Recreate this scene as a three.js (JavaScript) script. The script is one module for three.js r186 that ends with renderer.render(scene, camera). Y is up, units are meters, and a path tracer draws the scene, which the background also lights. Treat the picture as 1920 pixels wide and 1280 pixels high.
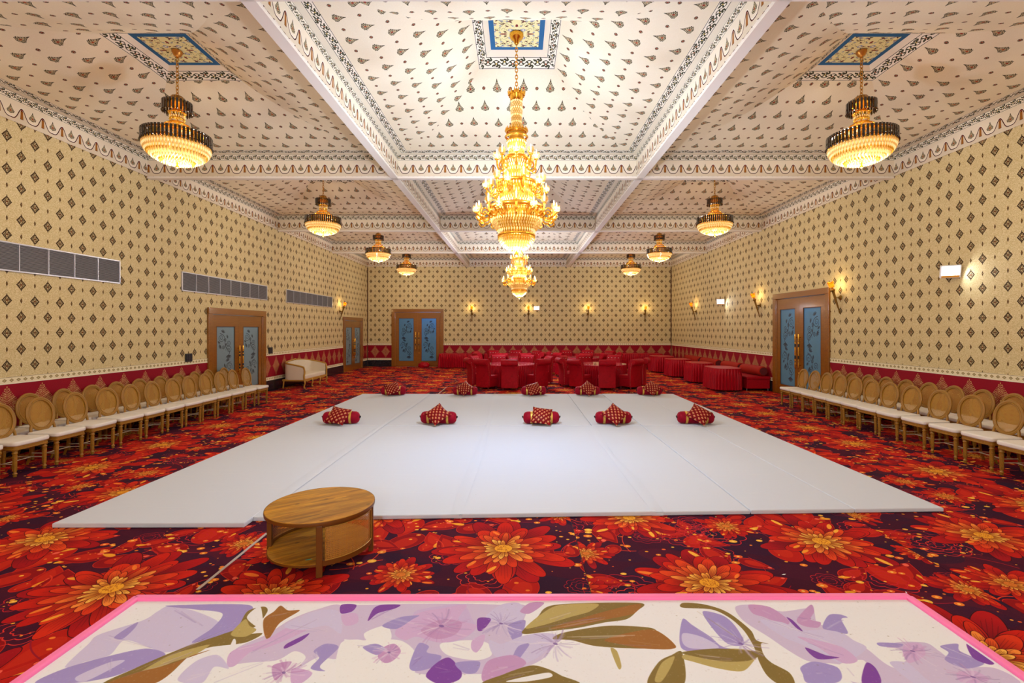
import * as THREE from 'three';
import { mergeGeometries, toCreasedNormals } from 'three/addons/utils/BufferGeometryUtils.js';
import { RoundedBoxGeometry } from 'three/addons/geometries/RoundedBoxGeometry.js';
import { RectAreaLightUniformsLib } from 'three/addons/lights/RectAreaLightUniformsLib.js';
RectAreaLightUniformsLib.init();

// ------------------------------------------------------------------ camera, background, exposure
const scene = new THREE.Scene();
scene.background = new THREE.Color(0x000000);
const camera = new THREE.PerspectiveCamera(2 * Math.atan(640 / 910) * 180 / Math.PI, 1.5, 0.05, 200);
camera.position.set(0, 2, 0);
camera.lookAt(0, 2, -10);
camera.setViewOffset(1920, 1280, -12, 24, 1920, 1280);   // shifted lens: verticals stay vertical
const renderer = new THREE.WebGLRenderer({ antialias: true });
renderer.toneMapping = THREE.LinearToneMapping;
renderer.toneMappingExposure = 0.6;
renderer.shadowMap.enabled = true;

// strengths of the lamps (each light itself is made in its lamp's builder)
const POWER = {
  grandBulb: 2.7, grandBowl: 38, sideBowl: 8.5, sideNeck: 0.55, sconce: 0.9, flood: 90, passage: 5,
  grandColor: 0xd2e2ff, sideColor: 0xfff0dc,
};

// ------------------------------------------------------------------ room dimensions in metres (x right, y up, depth = -z)
const XL = -8, XR = 8.1, DB = 25.7, DF = -6.6;            // left, right, back and front walls
const BAYS = [-6.6, -0.9, 4.68, 10.46, 16.15, 20.84, 25.7]; // cross beams
const BEAM_X = [[-2.75, -2.6], [2.55, 2.7]];
const Y_BEAM = 5.24, Y_EDGE = 5.74, Y_TOP = 7.0;

// ------------------------------------------------------------------ helpers
let seedState = 7;
function srand(s) { seedState = s >>> 0; }
function rnd() { seedState = (seedState + 0x6d2b79f5) | 0; let t = Math.imul(seedState ^ (seedState >>> 15), 1 | seedState); t = (t + Math.imul(t ^ (t >>> 7), 61 | t)) ^ t; return ((t ^ (t >>> 14)) >>> 0) / 4294967296; }
const rr = (a, b) => a + (b - a) * rnd();
const pick = (a) => a[Math.floor(rnd() * a.length)];
const TAU = Math.PI * 2, R = (d) => d * Math.PI / 180;

function canvasOf(w, h, draw) { const c = document.createElement('canvas'); c.width = w; c.height = h; draw(c.getContext('2d'), w, h); return c; }
function texture(w, h, draw, mw = 1, mh = 1, color = true) {     // mw x mh: size of one tile in metres
  const t = new THREE.CanvasTexture(canvasOf(w, h, draw));
  t.wrapS = t.wrapT = THREE.RepeatWrapping; t.repeat.set(1 / mw, 1 / mh);
  t.magFilter = THREE.LinearFilter; t.anisotropy = 8;
  if (color) t.colorSpace = THREE.SRGBColorSpace;
  return t;
}
function mat(o) { return new THREE.MeshPhysicalMaterial({ roughness: 0.6, side: THREE.DoubleSide, ...o }); }

function norm(g) {
  let n = g.index ? g.toNonIndexed() : g;
  for (const k of Object.keys(n.attributes)) if (!['position', 'normal', 'uv'].includes(k)) n.deleteAttribute(k);
  if (!n.attributes.normal) n.computeVertexNormals();
  if (!n.attributes.uv) n.setAttribute('uv', new THREE.BufferAttribute(new Float32Array(n.attributes.position.count * 2), 2));
  n.morphAttributes = {}; n.clearGroups();
  return n;
}
function at(g, x = 0, y = 0, z = 0, rx = 0, ry = 0, rz = 0, sx = 1, sy = 1, sz = 1) {
  const m = new THREE.Matrix4().compose(new THREE.Vector3(x, y, z), new THREE.Quaternion().setFromEuler(new THREE.Euler(rx, ry, rz, 'YXZ')), new THREE.Vector3(sx, sy, sz));
  return norm(g).applyMatrix4(m);
}
const box = (w, h, d, x, y, z, rx, ry, rz) => at(new THREE.BoxGeometry(w, h, d), x, y, z, rx, ry, rz);
const rbox = (w, h, d, x, y, z, r = 0.01, s = 2, rx, ry, rz) => at(new RoundedBoxGeometry(w, h, d, s, r), x, y, z, rx, ry, rz);
const cyl = (rt, rb, h, x, y, z, seg = 12, rx, ry, rz) => at(new THREE.CylinderGeometry(rt, rb, h, seg), x, y, z, rx, ry, rz);
const ball = (r, x, y, z, sx = 1, sy = 1, sz = 1, a = 10, b = 8) => at(new THREE.SphereGeometry(r, a, b), x, y, z, 0, 0, 0, sx, sy, sz);
const lathe = (pts, seg = 16, x = 0, y = 0, z = 0, rx, ry, rz) => at(new THREE.LatheGeometry(pts.map((p) => new THREE.Vector2(p[0], p[1])), seg), x, y, z, rx, ry, rz);
const ring = (r, t, x, y, z, seg = 24, rs = 6) => at(new THREE.TorusGeometry(r, t, rs, seg), x, y, z, Math.PI / 2);
const V = (p) => new THREE.Vector3(p[0], p[1], p[2]);
const tube = (pts, r, seg = 16, rs = 6, closed = false) => norm(new THREE.TubeGeometry(new THREE.CatmullRomCurve3(pts.map(V), closed), seg, r, rs, closed));
function extrude(shape, depth, bevel = 0, seg = 1, curve = 12) {
  return norm(new THREE.ExtrudeGeometry(shape, { depth, bevelEnabled: bevel > 0, bevelSize: bevel, bevelThickness: bevel, bevelSegments: seg, curveSegments: curve }));
}
function poly(pts) { const s = new THREE.Shape(); pts.forEach((p, i) => (i ? s.lineTo(p[0], p[1]) : s.moveTo(p[0], p[1]))); s.closePath(); return s; }
const rectShape = (x0, y0, x1, y1) => poly([[x0, y0], [x1, y0], [x1, y1], [x0, y1]]);
const rectHole = (x0, y0, x1, y1) => { const h = new THREE.Path(); h.moveTo(x0, y0); h.lineTo(x0, y1); h.lineTo(x1, y1); h.lineTo(x1, y0); h.closePath(); return h; };
function grid(nu, nv, f, uvf) {            // f(u, v) -> [x, y, z], u and v from 0 to 1
  const p = [], uv = [], idx = [];
  for (let j = 0; j <= nv; j++) for (let i = 0; i <= nu; i++) { p.push(...f(i / nu, j / nv)); uv.push(...(uvf ? uvf(i / nu, j / nv) : [i / nu, j / nv])); }
  for (let j = 0; j < nv; j++) for (let i = 0; i < nu; i++) { const a = j * (nu + 1) + i, b = a + 1, c = a + nu + 1, d = c + 1; idx.push(a, b, d, a, d, c); }
  const g = new THREE.BufferGeometry();
  g.setAttribute('position', new THREE.Float32BufferAttribute(p, 3)); g.setAttribute('uv', new THREE.Float32BufferAttribute(uv, 2));
  g.setIndex(idx); g.computeVertexNormals();
  return norm(g);
}

const used = new Map();
function numbered(name) { const n = used.get(name) ?? 0; used.set(name, n + 1); return n ? name + '_' + String(n).padStart(3, '0') : name; }
function obj(name, geos, m, parent = scene) {
  const list = [].concat(geos);
  const o = new THREE.Mesh(list.length > 1 ? mergeGeometries(list.map(norm)) : norm(list[0]), m);
  o.name = parent === scene ? numbered(name) : name;
  parent.add(o);
  return o;
}
function tag(o, label, category, group) { o.userData = { ...o.userData, label, category }; if (group) o.userData.group = group; return o; }
function thing(name, label, category, [x, y, z] = [0, 0, 0], turn = 0, group) {
  const o = new THREE.Group(); o.name = numbered(name); scene.add(o); o.position.set(x, y, z); o.rotation.y = turn;
  return label ? tag(o, label, category, group) : o;
}
function dup(src, [x, y, z], turn, label, group) {
  const r = src.clone(); r.name = numbered(src.name.replace(/_\d{3}$/, '')); scene.add(r); r.position.set(x, y, z); r.rotation.set(0, turn, 0);
  r.userData = { ...src.userData, label }; if (group) r.userData.group = group;
  return r;
}
function struct(name, label, category, geos, m) { const o = obj(name, geos, m); o.userData = { kind: 'structure', label, category }; return o; }
function structGroup(name, label, category) { const o = new THREE.Group(); o.name = numbered(name); scene.add(o); o.userData = { kind: 'structure', label, category }; return o; }
const stuff = (o) => { o.userData.kind = 'stuff'; return o; };
function lamp(parent, x, y, z, color, intensity, size) {
  const l = new THREE.PointLight(color, intensity); l.position.set(x, y, z); l.castShadow = true; l.shadow.radius = size / 0.02; l.name = 'lamp_light'; parent.add(l); return l;
}
// a place on a wall: local +z points into the room, local x runs along the wall
function onWall(o, side, along, y, off = 0) {
  if (side === 'left') { o.position.set(XL + off, y, -along); o.rotation.y = Math.PI / 2; }
  if (side === 'right') { o.position.set(XR - off, y, -along); o.rotation.y = -Math.PI / 2; }
  if (side === 'back') { o.position.set(along, y, -DB + off); o.rotation.y = 0; }
  if (side === 'front') { o.position.set(along, y, -DF - off); o.rotation.y = Math.PI; }
  return o;
}
const ORD = ['first', 'second', 'third', 'fourth', 'fifth', 'sixth', 'seventh', 'eighth', 'ninth', 'tenth', 'eleventh', 'twelfth', 'thirteenth'];
const RUG_SHAPES = [   // colour and outline (x, depth in centimetres) of each printed petal and leaf on the stage cloth
  ['#cdc0de', [-147, 245, -150, 258, -140, 270, -133, 284, -122, 294, -108, 297, -92, 253, -104, 251, -112, 240, -121, 232, -142, 232]],
  ['#eceef0', [-150, 232, -150, 243, -139, 247, -124, 249, -118, 256, -110, 251, -112, 240, -115, 232]],
  ['#cdc0de', [-108, 295, -89, 299, -63, 300, -30, 300, -11, 299, 5, 297, 1, 268, 20, 270, 15, 253, 4, 244, -8, 240, -26, 239, -51, 240, -65, 256, -85, 265, -98, 268]],
  ['#eceef0', [-86, 271, -76, 278, -70, 268, -72, 259, -80, 262]],
  ['#eceef0', [-96, 262, -84, 265, -65, 265, -54, 255, -52, 244, -53, 233, -85, 232]],
  ['#eceef0', [-42, 262, -29, 265, -17, 263, -14, 253, -22, 249, -37, 253]],
  ['#c9b6de', [-62, 292, -50, 297, -34, 299, -27, 284, -24, 276, -30, 266, -42, 263, -55, 268, -61, 281]],
  ['#cdc0de', [133, 297, 147, 299, 158, 292, 178, 295, 173, 281, 179, 274, 185, 258, 187, 245, 198, 232, 162, 232, 164, 245, 149, 248, 143, 256, 138, 268, 131, 283]],
  ['#cdc0de', [202, 262, 220, 263, 222, 256, 223, 245, 239, 243, 239, 232, 198, 232, 195, 247]],
  ['#eceef0', [165, 247, 177, 249, 173, 240, 164, 233, 158, 237, 160, 243]],
  ['#eceef0', [189, 256, 201, 259, 202, 252, 195, 247, 187, 249]],
  ['#cdc6e6', [-233, 270, -219, 283, -217, 292, -214, 297, -194, 292, -170, 278, -175, 262, -185, 255, -197, 259, -215, 265, -213, 253, -221, 248, -228, 244, -232, 262]],
  ['#a295cf', [-216, 298, -167, 299, -160, 286, -159, 274, -165, 268, -177, 263, -174, 276, -177, 290, -196, 294]],
  ['#a295cf', [-223, 268, -221, 281, -218, 276, -217, 266]],
  ['#a295cf', [-213, 252, -198, 258, -184, 253, -192, 243, -199, 237, -213, 233, -232, 233, -227, 243]],
  ['#cdc6e6', [-216, 237, -209, 247, -202, 249, -203, 244, -209, 234]],
  ['#84703c', [-199, 232, -192, 243, -184, 253, -175, 262, -165, 270, -160, 276, -163, 292, -156, 297, -151, 292, -150, 278, -155, 270, -143, 271, -148, 263, -165, 259, -171, 252, -172, 238, -180, 232]],
  ['#b7a565', [-188, 238, -182, 252, -172, 259, -166, 261, -169, 253, -177, 247, -183, 241]],
  ['#9c6a36', [-197, 232, -189, 240, -180, 244, -173, 249, -163, 257, -171, 251, -172, 237, -177, 232]],
  ['#b7a565', [-160, 270, -160, 284, -154, 278, -148, 274, -151, 268]],
  ['#eceef0', [-160, 286, -160, 295, -157, 296, -144, 274, -151, 278]],
  ['#9c6a36', [-149, 284, -147, 292, -146, 298, -139, 293, -132, 293, -137, 283, -138, 278, -137, 266, -142, 271]],
  ['#eceef0', [-149, 245, -156, 265, -153, 263, -147, 248]],
  ['#cfb0da', [-151, 256, -138, 266, -130, 278, -118, 278, -124, 268, -134, 259, -141, 255, -143, 245, -147, 245]],
  ['#cdc6e6', [-134, 278, -123, 292, -108, 292, -99, 271, -110, 278, -122, 274]],
  ['#7f4aa4', [-125, 262, -117, 271, -118, 265, -124, 258]],
  ['#a295cf', [-108, 256, -104, 262, -96, 259, -100, 245, -96, 241, -104, 243, -103, 251]],
  ['#cdc6e6', [-165, 235, -165, 248, -157, 253, -145, 243, -153, 244, -152, 233]],
  ['#c39ac8', [-124, 245, -116, 248, -116, 240, -118, 235]],
  ['#cfb0da', [-113, 243, -102, 240, -104, 233, -109, 233]],
  ['#cfb0da', [-69, 271, -66, 284, -57, 292, -47, 295, -32, 299, -35, 284, -24, 278, -29, 268, -42, 263, -56, 268, -62, 265]],
  ['#c39ac8', [-55, 274, -45, 284, -33, 281, -35, 270, -45, 266]],
  ['#7f4aa4', [-109, 299, -100, 299, -100, 292, -106, 290]],
  ['#7f4aa4', [-88, 284, -88, 295, -84, 299, -73, 299, -75, 295, -84, 290, -87, 283]],
  ['#cfb0da', [-105, 288, -97, 290, -93, 281, -99, 278]],
  ['#a295cf', [-78, 278, -70, 286, -59, 288, -62, 284, -69, 275]],
  ['#cdc6e6', [-21, 281, -19, 288, -11, 299, 0, 301, 4, 290, 0, 281, -10, 278, -14, 283, -20, 278]],
  ['#7f4aa4', [-24, 284, -21, 286, -16, 284, -20, 274, -23, 274]],
  ['#a295cf', [-6, 278, 4, 283, 1, 266, -3, 265]],
  ['#cdc6e6', [-16, 265, -9, 262, 1, 268, 11, 271, 20, 270, 18, 262, 12, 253, 4, 247, -3, 247, -13, 253]],
  ['#a295cf', [-3, 251, 0, 260, 6, 262, 2, 253, -1, 248]],
  ['#cfb0da', [-25, 265, -19, 270, -19, 262, -22, 255, -25, 258]],
  ['#c39ac8', [1, 292, 7, 301, 16, 301, 7, 290]],
  ['#84703c', [2, 271, 11, 286, 23, 299, 75, 301, 71, 292, 63, 284, 50, 281, 34, 276, 18, 273]],
  ['#b7a565', [4, 276, 17, 293, 27, 299, 49, 300, 43, 292, 30, 286, 13, 278]],
  ['#9c6a36', [19, 276, 52, 292, 75, 300, 69, 290, 52, 284, 31, 277]],
  ['#84703c', [19, 266, 24, 271, 41, 276, 55, 278, 75, 276, 79, 270, 84, 259, 66, 258, 42, 260, 29, 265]],
  ['#9c6a36', [47, 265, 60, 271, 77, 274, 84, 259, 67, 258, 54, 262]],
  ['#b7a565', [49, 258, 52, 256, 52, 245, 50, 243]],
  ['#84703c', [62, 232, 71, 247, 80, 253, 86, 255, 79, 232]],
  ['#b7a565', [66, 235, 73, 247, 81, 252, 76, 243, 69, 234]],
  ['#a295cf', [-55, 245, -54, 262, -48, 260, -48, 255, -40, 252, -43, 244, -51, 241]],
  ['#7f4aa4', [-44, 243, -40, 249, -36, 251, -32, 247, -28, 240, -29, 235, -37, 232, -45, 237]],
  ['#a295cf', [-32, 247, -20, 248, -21, 240, -27, 240]],
  ['#c39ac8', [-18, 240, -15, 249, -3, 253, 4, 247, -3, 240, -12, 234, -17, 234]],
  ['#84703c', [-16, 232, -7, 239, 6, 245, 14, 243, 21, 238, 28, 232]],
  ['#eceef0', [-6, 234, 6, 238, 15, 240, 16, 237, 4, 234]],
  ['#c39ac8', [-73, 252, -72, 259, -67, 262, -62, 256, -64, 249, -68, 247]],
  ['#a295cf', [-83, 259, -77, 262, -71, 258, -74, 253]],
  ['#a295cf', [96, 284, 100, 278, 106, 268, 110, 259, 126, 256, 105, 255, 87, 258]],
  ['#cdc6e6', [92, 271, 101, 268, 107, 259, 93, 258, 89, 262]],
  ['#a295cf', [111, 292, 121, 288, 124, 278, 122, 262, 113, 262, 110, 278]],
  ['#84703c', [102, 301, 113, 300, 122, 295, 127, 288, 131, 274, 130, 265, 135, 262, 131, 262, 128, 253, 129, 247, 134, 240, 132, 232, 125, 232, 122, 238, 123, 248, 126, 260, 127, 274, 124, 286, 117, 294, 100, 296]],
  ['#b7a565', [86, 253, 96, 256, 115, 258, 126, 255, 120, 248, 111, 241, 100, 243, 89, 248, 85, 250]],
  ['#84703c', [86, 255, 106, 258, 126, 255, 119, 249, 106, 248, 94, 251]],
  ['#c39ac8', [142, 299, 153, 297, 157, 288, 157, 281, 151, 278, 145, 286, 140, 290]],
  ['#cdc6e6', [141, 283, 153, 281, 159, 274, 179, 274, 183, 265, 185, 258, 165, 247, 159, 255, 152, 262, 146, 268]],
  ['#cfb0da', [154, 268, 160, 259, 165, 247, 174, 249, 173, 259, 163, 265]],
  ['#7f4aa4', [158, 286, 160, 283, 160, 273, 158, 276]],
  ['#7f4aa4', [153, 259, 160, 253, 166, 251, 154, 250]],
  ['#a295cf', [142, 244, 151, 248, 160, 244, 158, 237, 152, 233, 139, 233, 140, 239]],
  ['#a295cf', [173, 276, 184, 288, 191, 289, 194, 286, 189, 284, 184, 271, 178, 273]],
  ['#c39ac8', [163, 284, 180, 299, 178, 292, 171, 284, 175, 281, 170, 276, 163, 278]],
  ['#a295cf', [195, 263, 207, 262, 203, 259, 194, 260]],
  ['#cfb0da', [209, 262, 217, 262, 212, 253, 199, 247, 202, 255]],
  ['#a295cf', [226, 260, 237, 262, 233, 256, 237, 247, 224, 243, 219, 249, 226, 255]],
  ['#7f4aa4', [242, 262, 244, 255, 242, 247, 238, 246, 235, 251]],
  ['#7f4aa4', [177, 247, 179, 243, 174, 233, 165, 233]],
  ['#cdc6e6', [189, 247, 198, 247, 198, 237, 198, 233, 190, 233]],
  ['#cfb0da', [217, 240, 227, 241, 228, 235, 219, 233, 213, 234]],
];
// ------------------------------------------------------------------ printed and woven surfaces
function speckle(c, w, h, n, colors, a0, a1, s0, s1) { for (let i = 0; i < n; i++) { c.globalAlpha = rr(a0, a1); c.fillStyle = pick(colors); const s = rr(s0, s1); c.fillRect(rnd() * w, rnd() * h, s * rr(0.6, 1.6), s); } c.globalAlpha = 1; }
function smooth(c, p) {            // smooth closed outline through every point
  const n = p.length, P = (i) => p[(i + n) % n]; c.beginPath(); c.moveTo(p[0][0], p[0][1]);
  for (let i = 0; i < n; i++) { const a = P(i - 1), b = P(i), d = P(i + 1), e = P(i + 2), k = 0.15; c.bezierCurveTo(b[0] + (d[0] - a[0]) * k, b[1] + (d[1] - a[1]) * k, d[0] - (e[0] - b[0]) * k, d[1] - (e[1] - b[1]) * k, d[0], d[1]); }
  c.closePath();
}
function ell(c, x, y, a, b, r = 0) { c.beginPath(); c.ellipse(x, y, a, b, r, 0, TAU); c.fill(); }

// wallpaper: gold-cream crackle ground, dark brown medallions and small lozenges in half drop, 0.44 x 0.515 m
const WP = 800;
function medallion(c, x, y, k) {
  const dark = '#3c2814', mid = '#60421e';
  c.save(); c.translate(x, y); c.scale(k, k); c.fillStyle = dark;
  for (const sx of [-1, 1]) for (const sy of [-1, 1]) for (const [px, py, a, b, r] of [[0, 68, 5, 11, 0], [10, 54, 8, 5, -0.7], [0, 44, 6, 8, 0], [20, 40, 9, 6, -0.6], [34, 24, 10, 6, -0.8], [16, 24, 8, 6, 0.6], [46, 8, 9, 6, -0.9], [30, 8, 7, 5, 0.5], [54, 0, 6, 6, 0], [14, 8, 6, 5, 0]]) ell(c, sx * px, sy * py, a * 1.22, b * 1.25, r * sx * sy);
  ell(c, 0, -80, 3, 10);
  c.fillStyle = mid; ell(c, 0, 0, 13, 12); ell(c, 0, 28, 6, 6); ell(c, 0, -28, 6, 6); c.fillStyle = '#86402a'; ell(c, 0, 0, 7, 7);
  c.restore();
}
const wallTex = texture(1408, 824, (c, w, h) => {
  srand(11); c.fillStyle = '#cfbc8c'; c.fillRect(0, 0, w, h);
  speckle(c, w, h, 52000, ['#e6d7ac', '#bfa870', '#b39b62', '#dccb9a', '#ecdfb8', '#a89056'], 0.25, 0.7, 2, 7);
  for (let i = -1; i <= 4; i++) for (let j = -1; j <= 2; j++) for (const [dx, dy, big] of [[0, 0, 1], [0.5, 0.5, 1], [0.5, 0, 0], [0, 0.5, 0]]) {
    const x = (i + 0.25 + dx) * w / 4, y = (j + 0.25 + dy) * h / 2;
    if (big) medallion(c, x, y, 1.0);
    else { c.fillStyle = '#4a2f16'; c.beginPath(); c.moveTo(x, y - 38); c.lineTo(x + 14, y); c.lineTo(x, y + 38); c.lineTo(x - 14, y); c.closePath(); c.fill(); c.fillStyle = '#9c7a42'; ell(c, x, y, 4, 8); }
  }
}, 1.76, 1.03);

// lozenge border strip: 0.107 m per lozenge, 0.11 m tall
const lozengeTex = texture(642, 330, (c, w, h) => {
  srand(12); c.fillStyle = '#e6d8b4'; c.fillRect(0, 0, w, h);
  speckle(c, w, h, 3000, ['#f0e5c8', '#d6c499'], 0.3, 0.6, 2, 6);
  c.fillStyle = '#5d4a30'; c.fillRect(0, 6, w, 16); c.fillStyle = '#efe6cd'; c.fillRect(0, h - 44, w, 44);
  for (let i = 0; i < 3; i++) { const x = (i + 0.5) * w / 3, y = h * 0.47; c.fillStyle = '#8f7b50'; c.beginPath(); c.moveTo(x, y - 84); c.lineTo(x + 74, y); c.lineTo(x, y + 84); c.lineTo(x - 74, y); c.closePath(); c.fill(); c.fillStyle = '#b8a678'; c.beginPath(); c.moveTo(x, y - 46); c.lineTo(x + 40, y); c.lineTo(x, y + 46); c.lineTo(x - 40, y); c.closePath(); c.fill(); }
}, 0.321, 0.11);

// red dado paper with gold diamond damask: 0.562 m repeat, 0.61 m tall
const dadoTex = texture(1024, 1112, (c, w, h) => {
  srand(13); c.fillStyle = '#8c0c20'; c.fillRect(0, 0, w, h);
  speckle(c, w, h, 24000, ['#9c1226', '#7c081a', '#940f24', '#840b1e'], 0.2, 0.5, 3, 9);
  const gold = ['#bf9260', '#ad7e4c', '#cda878', '#a87a4a'];
  const cx = w / 2, cy = h * 0.5; c.globalAlpha = 0.42; c.fillStyle = '#a5743e'; c.beginPath(); c.moveTo(cx, cy - 440); c.quadraticCurveTo(cx + 130, cy - 150, cx + 370, cy); c.quadraticCurveTo(cx + 130, cy + 150, cx, cy + 440); c.quadraticCurveTo(cx - 130, cy + 150, cx - 370, cy); c.quadraticCurveTo(cx - 130, cy - 150, cx, cy - 440); c.fill(); c.globalAlpha = 1;
  c.strokeStyle = '#c2955a'; c.lineWidth = 9; for (const sx of [-1, 1]) for (const sy of [-1, 1]) for (const [q, v] of [[90, 120], [190, 70], [60, 260], [150, 190], [260, 40]]) { c.beginPath(); for (let i = 0; i <= 24; i++) { const t = i / 24, rad = 52 * (1 - t * 0.8), an = t * 8; c.lineTo(cx + sx * (q + Math.cos(an) * rad), cy + sy * (v + Math.sin(an) * rad)); } c.stroke(); }
  for (let ringN = 0; ringN < 8; ringN++) {
    const k = 1 - ringN / 8, n = Math.max(4, Math.round(44 * k));
    for (let i = 0; i < n; i++) {
      const t = i / n * 4, side = Math.floor(t), f = t - side, px = [f, 1 - f, -f, f - 1][side] * 390 * k, py = [f - 1, f, 1 - f, -f][side] * 470 * k;
      c.fillStyle = gold[(i + ringN) % 4]; ell(c, cx + px, cy + py, 22 * (0.6 + 0.4 * ((i + ringN) % 2)), 13, Math.atan2(py, px) + (ringN % 2 ? 0.7 : 0));
    }
  }
  c.fillStyle = '#c79b5e'; for (const s of [-1, 1]) { ell(c, cx, cy + s * 478, 12, 30); ell(c, cx + s * 400, cy, 30, 12); for (const q of [-1, 1]) ell(c, cx + s * 60, cy + q * 430, 9, 26, s * q * 0.6); }
  c.fillStyle = '#800a1c'; ell(c, cx, cy, 40, 60); c.fillStyle = '#d2ab6c'; ell(c, cx, cy, 22, 36);
}, 0.562, 0.68);

// black veined stone of the skirting
const stoneTex = texture(512, 512, (c, w, h) => {
  srand(14); c.fillStyle = '#17161b'; c.fillRect(0, 0, w, h);
  speckle(c, w, h, 7000, ['#2c2a33', '#3d3a44', '#0c0b10', '#55505a', '#241f2a'], 0.2, 0.6, 2, 9);
  for (let i = 0; i < 26; i++) { c.strokeStyle = pick(['#5d5863', '#3f3b46', '#6b6570']); c.globalAlpha = 0.5; c.lineWidth = rr(0.6, 2.2); c.beginPath(); let x = rnd() * w, y = rnd() * h; c.moveTo(x, y); for (let k = 0; k < 7; k++) { x += rr(-50, 50); y += rr(-30, 30); c.lineTo(x, y); } c.stroke(); }
  c.globalAlpha = 1;
}, 0.9, 0.9);

// printed tent cloth: drop motifs with the tip towards the crown, small florets between, 0.47 x 0.66 m
function dropMotif(c, x, y, k, warm, long = 1) {
  c.save(); c.translate(x, y); c.scale(k, k * long);
  const path = () => { c.beginPath(); c.moveTo(0, -100); c.bezierCurveTo(8, -62, 16, -46, 36, -16); c.bezierCurveTo(62, 16, 52, 62, 0, 66); c.bezierCurveTo(-52, 62, -62, 16, -36, -16); c.bezierCurveTo(-16, -46, -8, -62, 0, -100); };
  c.fillStyle = '#b3a382'; path(); c.fill(); c.strokeStyle = '#3a3524'; c.lineWidth = 6; c.stroke();
  c.fillStyle = '#38341f'; for (const [px, py, a, b, r] of [[0, -68, 4, 18, 0], [-9, -42, 7, 5, 0.6], [9, -42, 7, 5, -0.6], [0, -34, 5, 6, 0], [-20, -14, 9, 5, 0.9], [20, -14, 9, 5, -0.9], [-33, 8, 6, 11, 0.3], [33, 8, 6, 11, -0.3], [-20, 10, 5, 7, 0], [20, 10, 5, 7, 0], [-28, 34, 10, 6, 0.6], [28, 34, 10, 6, -0.6], [-12, 46, 8, 5, 0.2], [12, 46, 8, 5, -0.2], [0, 58, 12, 4, 0], [-58, 24, 6, 17, -0.6], [58, 24, 6, 17, 0.6], [-54, 46, 5, 11, -1], [54, 46, 5, 11, 1], [-50, 0, 4, 8, 0.5], [50, 0, 4, 8, -0.5]]) ell(c, px, py, a, b, r);
  c.fillStyle = warm; ell(c, 0, 18, 13, 17); c.fillStyle = '#c08a3c'; ell(c, 0, -12, 6, 8); ell(c, -14, 28, 5, 5); ell(c, 14, 28, 5, 5);
  c.restore();
}
function floret(c, x, y, k) {
  c.save(); c.translate(x, y); c.scale(k, k); c.fillStyle = '#5a4634';
  c.beginPath(); c.moveTo(0, 26); c.bezierCurveTo(-18, 18, -26, 4, -20, -8); c.bezierCurveTo(-14, -18, -4, -12, 0, -22); c.bezierCurveTo(4, -12, 14, -18, 20, -8); c.bezierCurveTo(26, 4, 18, 18, 0, 26); c.fill();
  c.fillStyle = '#93402f'; ell(c, 0, 2, 8, 9); c.fillStyle = '#c9b48c'; ell(c, -12, -4, 4, 4); ell(c, 12, -4, 4, 4); ell(c, 0, 16, 4, 4); c.restore();
}
const tentTex = texture(940, 1320, (c, w, h) => {
  srand(15); c.fillStyle = '#e7dabb'; c.fillRect(0, 0, w, h);
  speckle(c, w, h, 9000, ['#efe6d2', '#dfd1b5', '#ebe0c8'], 0.15, 0.4, 2, 10);
  for (let i = -1; i <= 2; i++) for (let j = -1; j <= 2; j++) for (const [dx, dy] of [[0, 0], [0.5, 0.5]]) {
    const x = (i * 1 + 0.25 + dx) * w / 2, y = (j + 0.25 + dy) * h / 2;
    dropMotif(c, x, y, 1.12, (i + j) % 2 ? '#8c2f22' : '#a1482c', 1.05); floret(c, x + w / 4, y + 14, 1.35);
  }
}, 0.94, 1.32);

// vine border between two dark lines: 0.14 m tall, 0.28 m repeat
function vine(c, w, y0, h, n) {
  c.fillStyle = '#ece3cf'; c.fillRect(0, y0, w, h); c.fillStyle = '#3b3a2e'; c.fillRect(0, y0 + h * 0.03, w, h * 0.05); c.fillRect(0, y0 + h * 0.92, w, h * 0.05);
  const m = y0 + h / 2, p = w / n;
  c.strokeStyle = '#45442f'; c.lineWidth = h * 0.07; c.beginPath(); for (let i = 0; i <= 80; i++) { const x = i / 80 * w, y = m + Math.sin(i / 80 * n * TAU) * h * 0.2; i ? c.lineTo(x, y) : c.moveTo(x, y); } c.stroke();
  for (let i = 0; i < n * 2; i++) { const x = (i + 0.5) * p / 2, s = i % 2 ? -1 : 1; c.fillStyle = '#3f3f2c'; for (const [dx, dy, r] of [[-0.13, 0.16, 0.8], [0.13, 0.16, -0.8], [0.2, -0.05, 0.5], [-0.2, -0.05, -0.5], [0.05, 0.28, 0], [-0.32, 0.22, 0.4], [0.32, 0.22, -0.4], [0.3, 0.36, 0.8]]) ell(c, x + dx * p * 0.6, m - s * dy * h, p * 0.085, h * 0.075, r * s); c.fillStyle = i % 3 ? '#b59a3e' : '#a0552f'; ell(c, x, m - s * h * 0.08, p * 0.045, h * 0.07); }
}
const vineTex = texture(1024, 256, (c, w, h) => vine(c, w, 0, h, 2), 0.56, 0.14);

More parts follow.
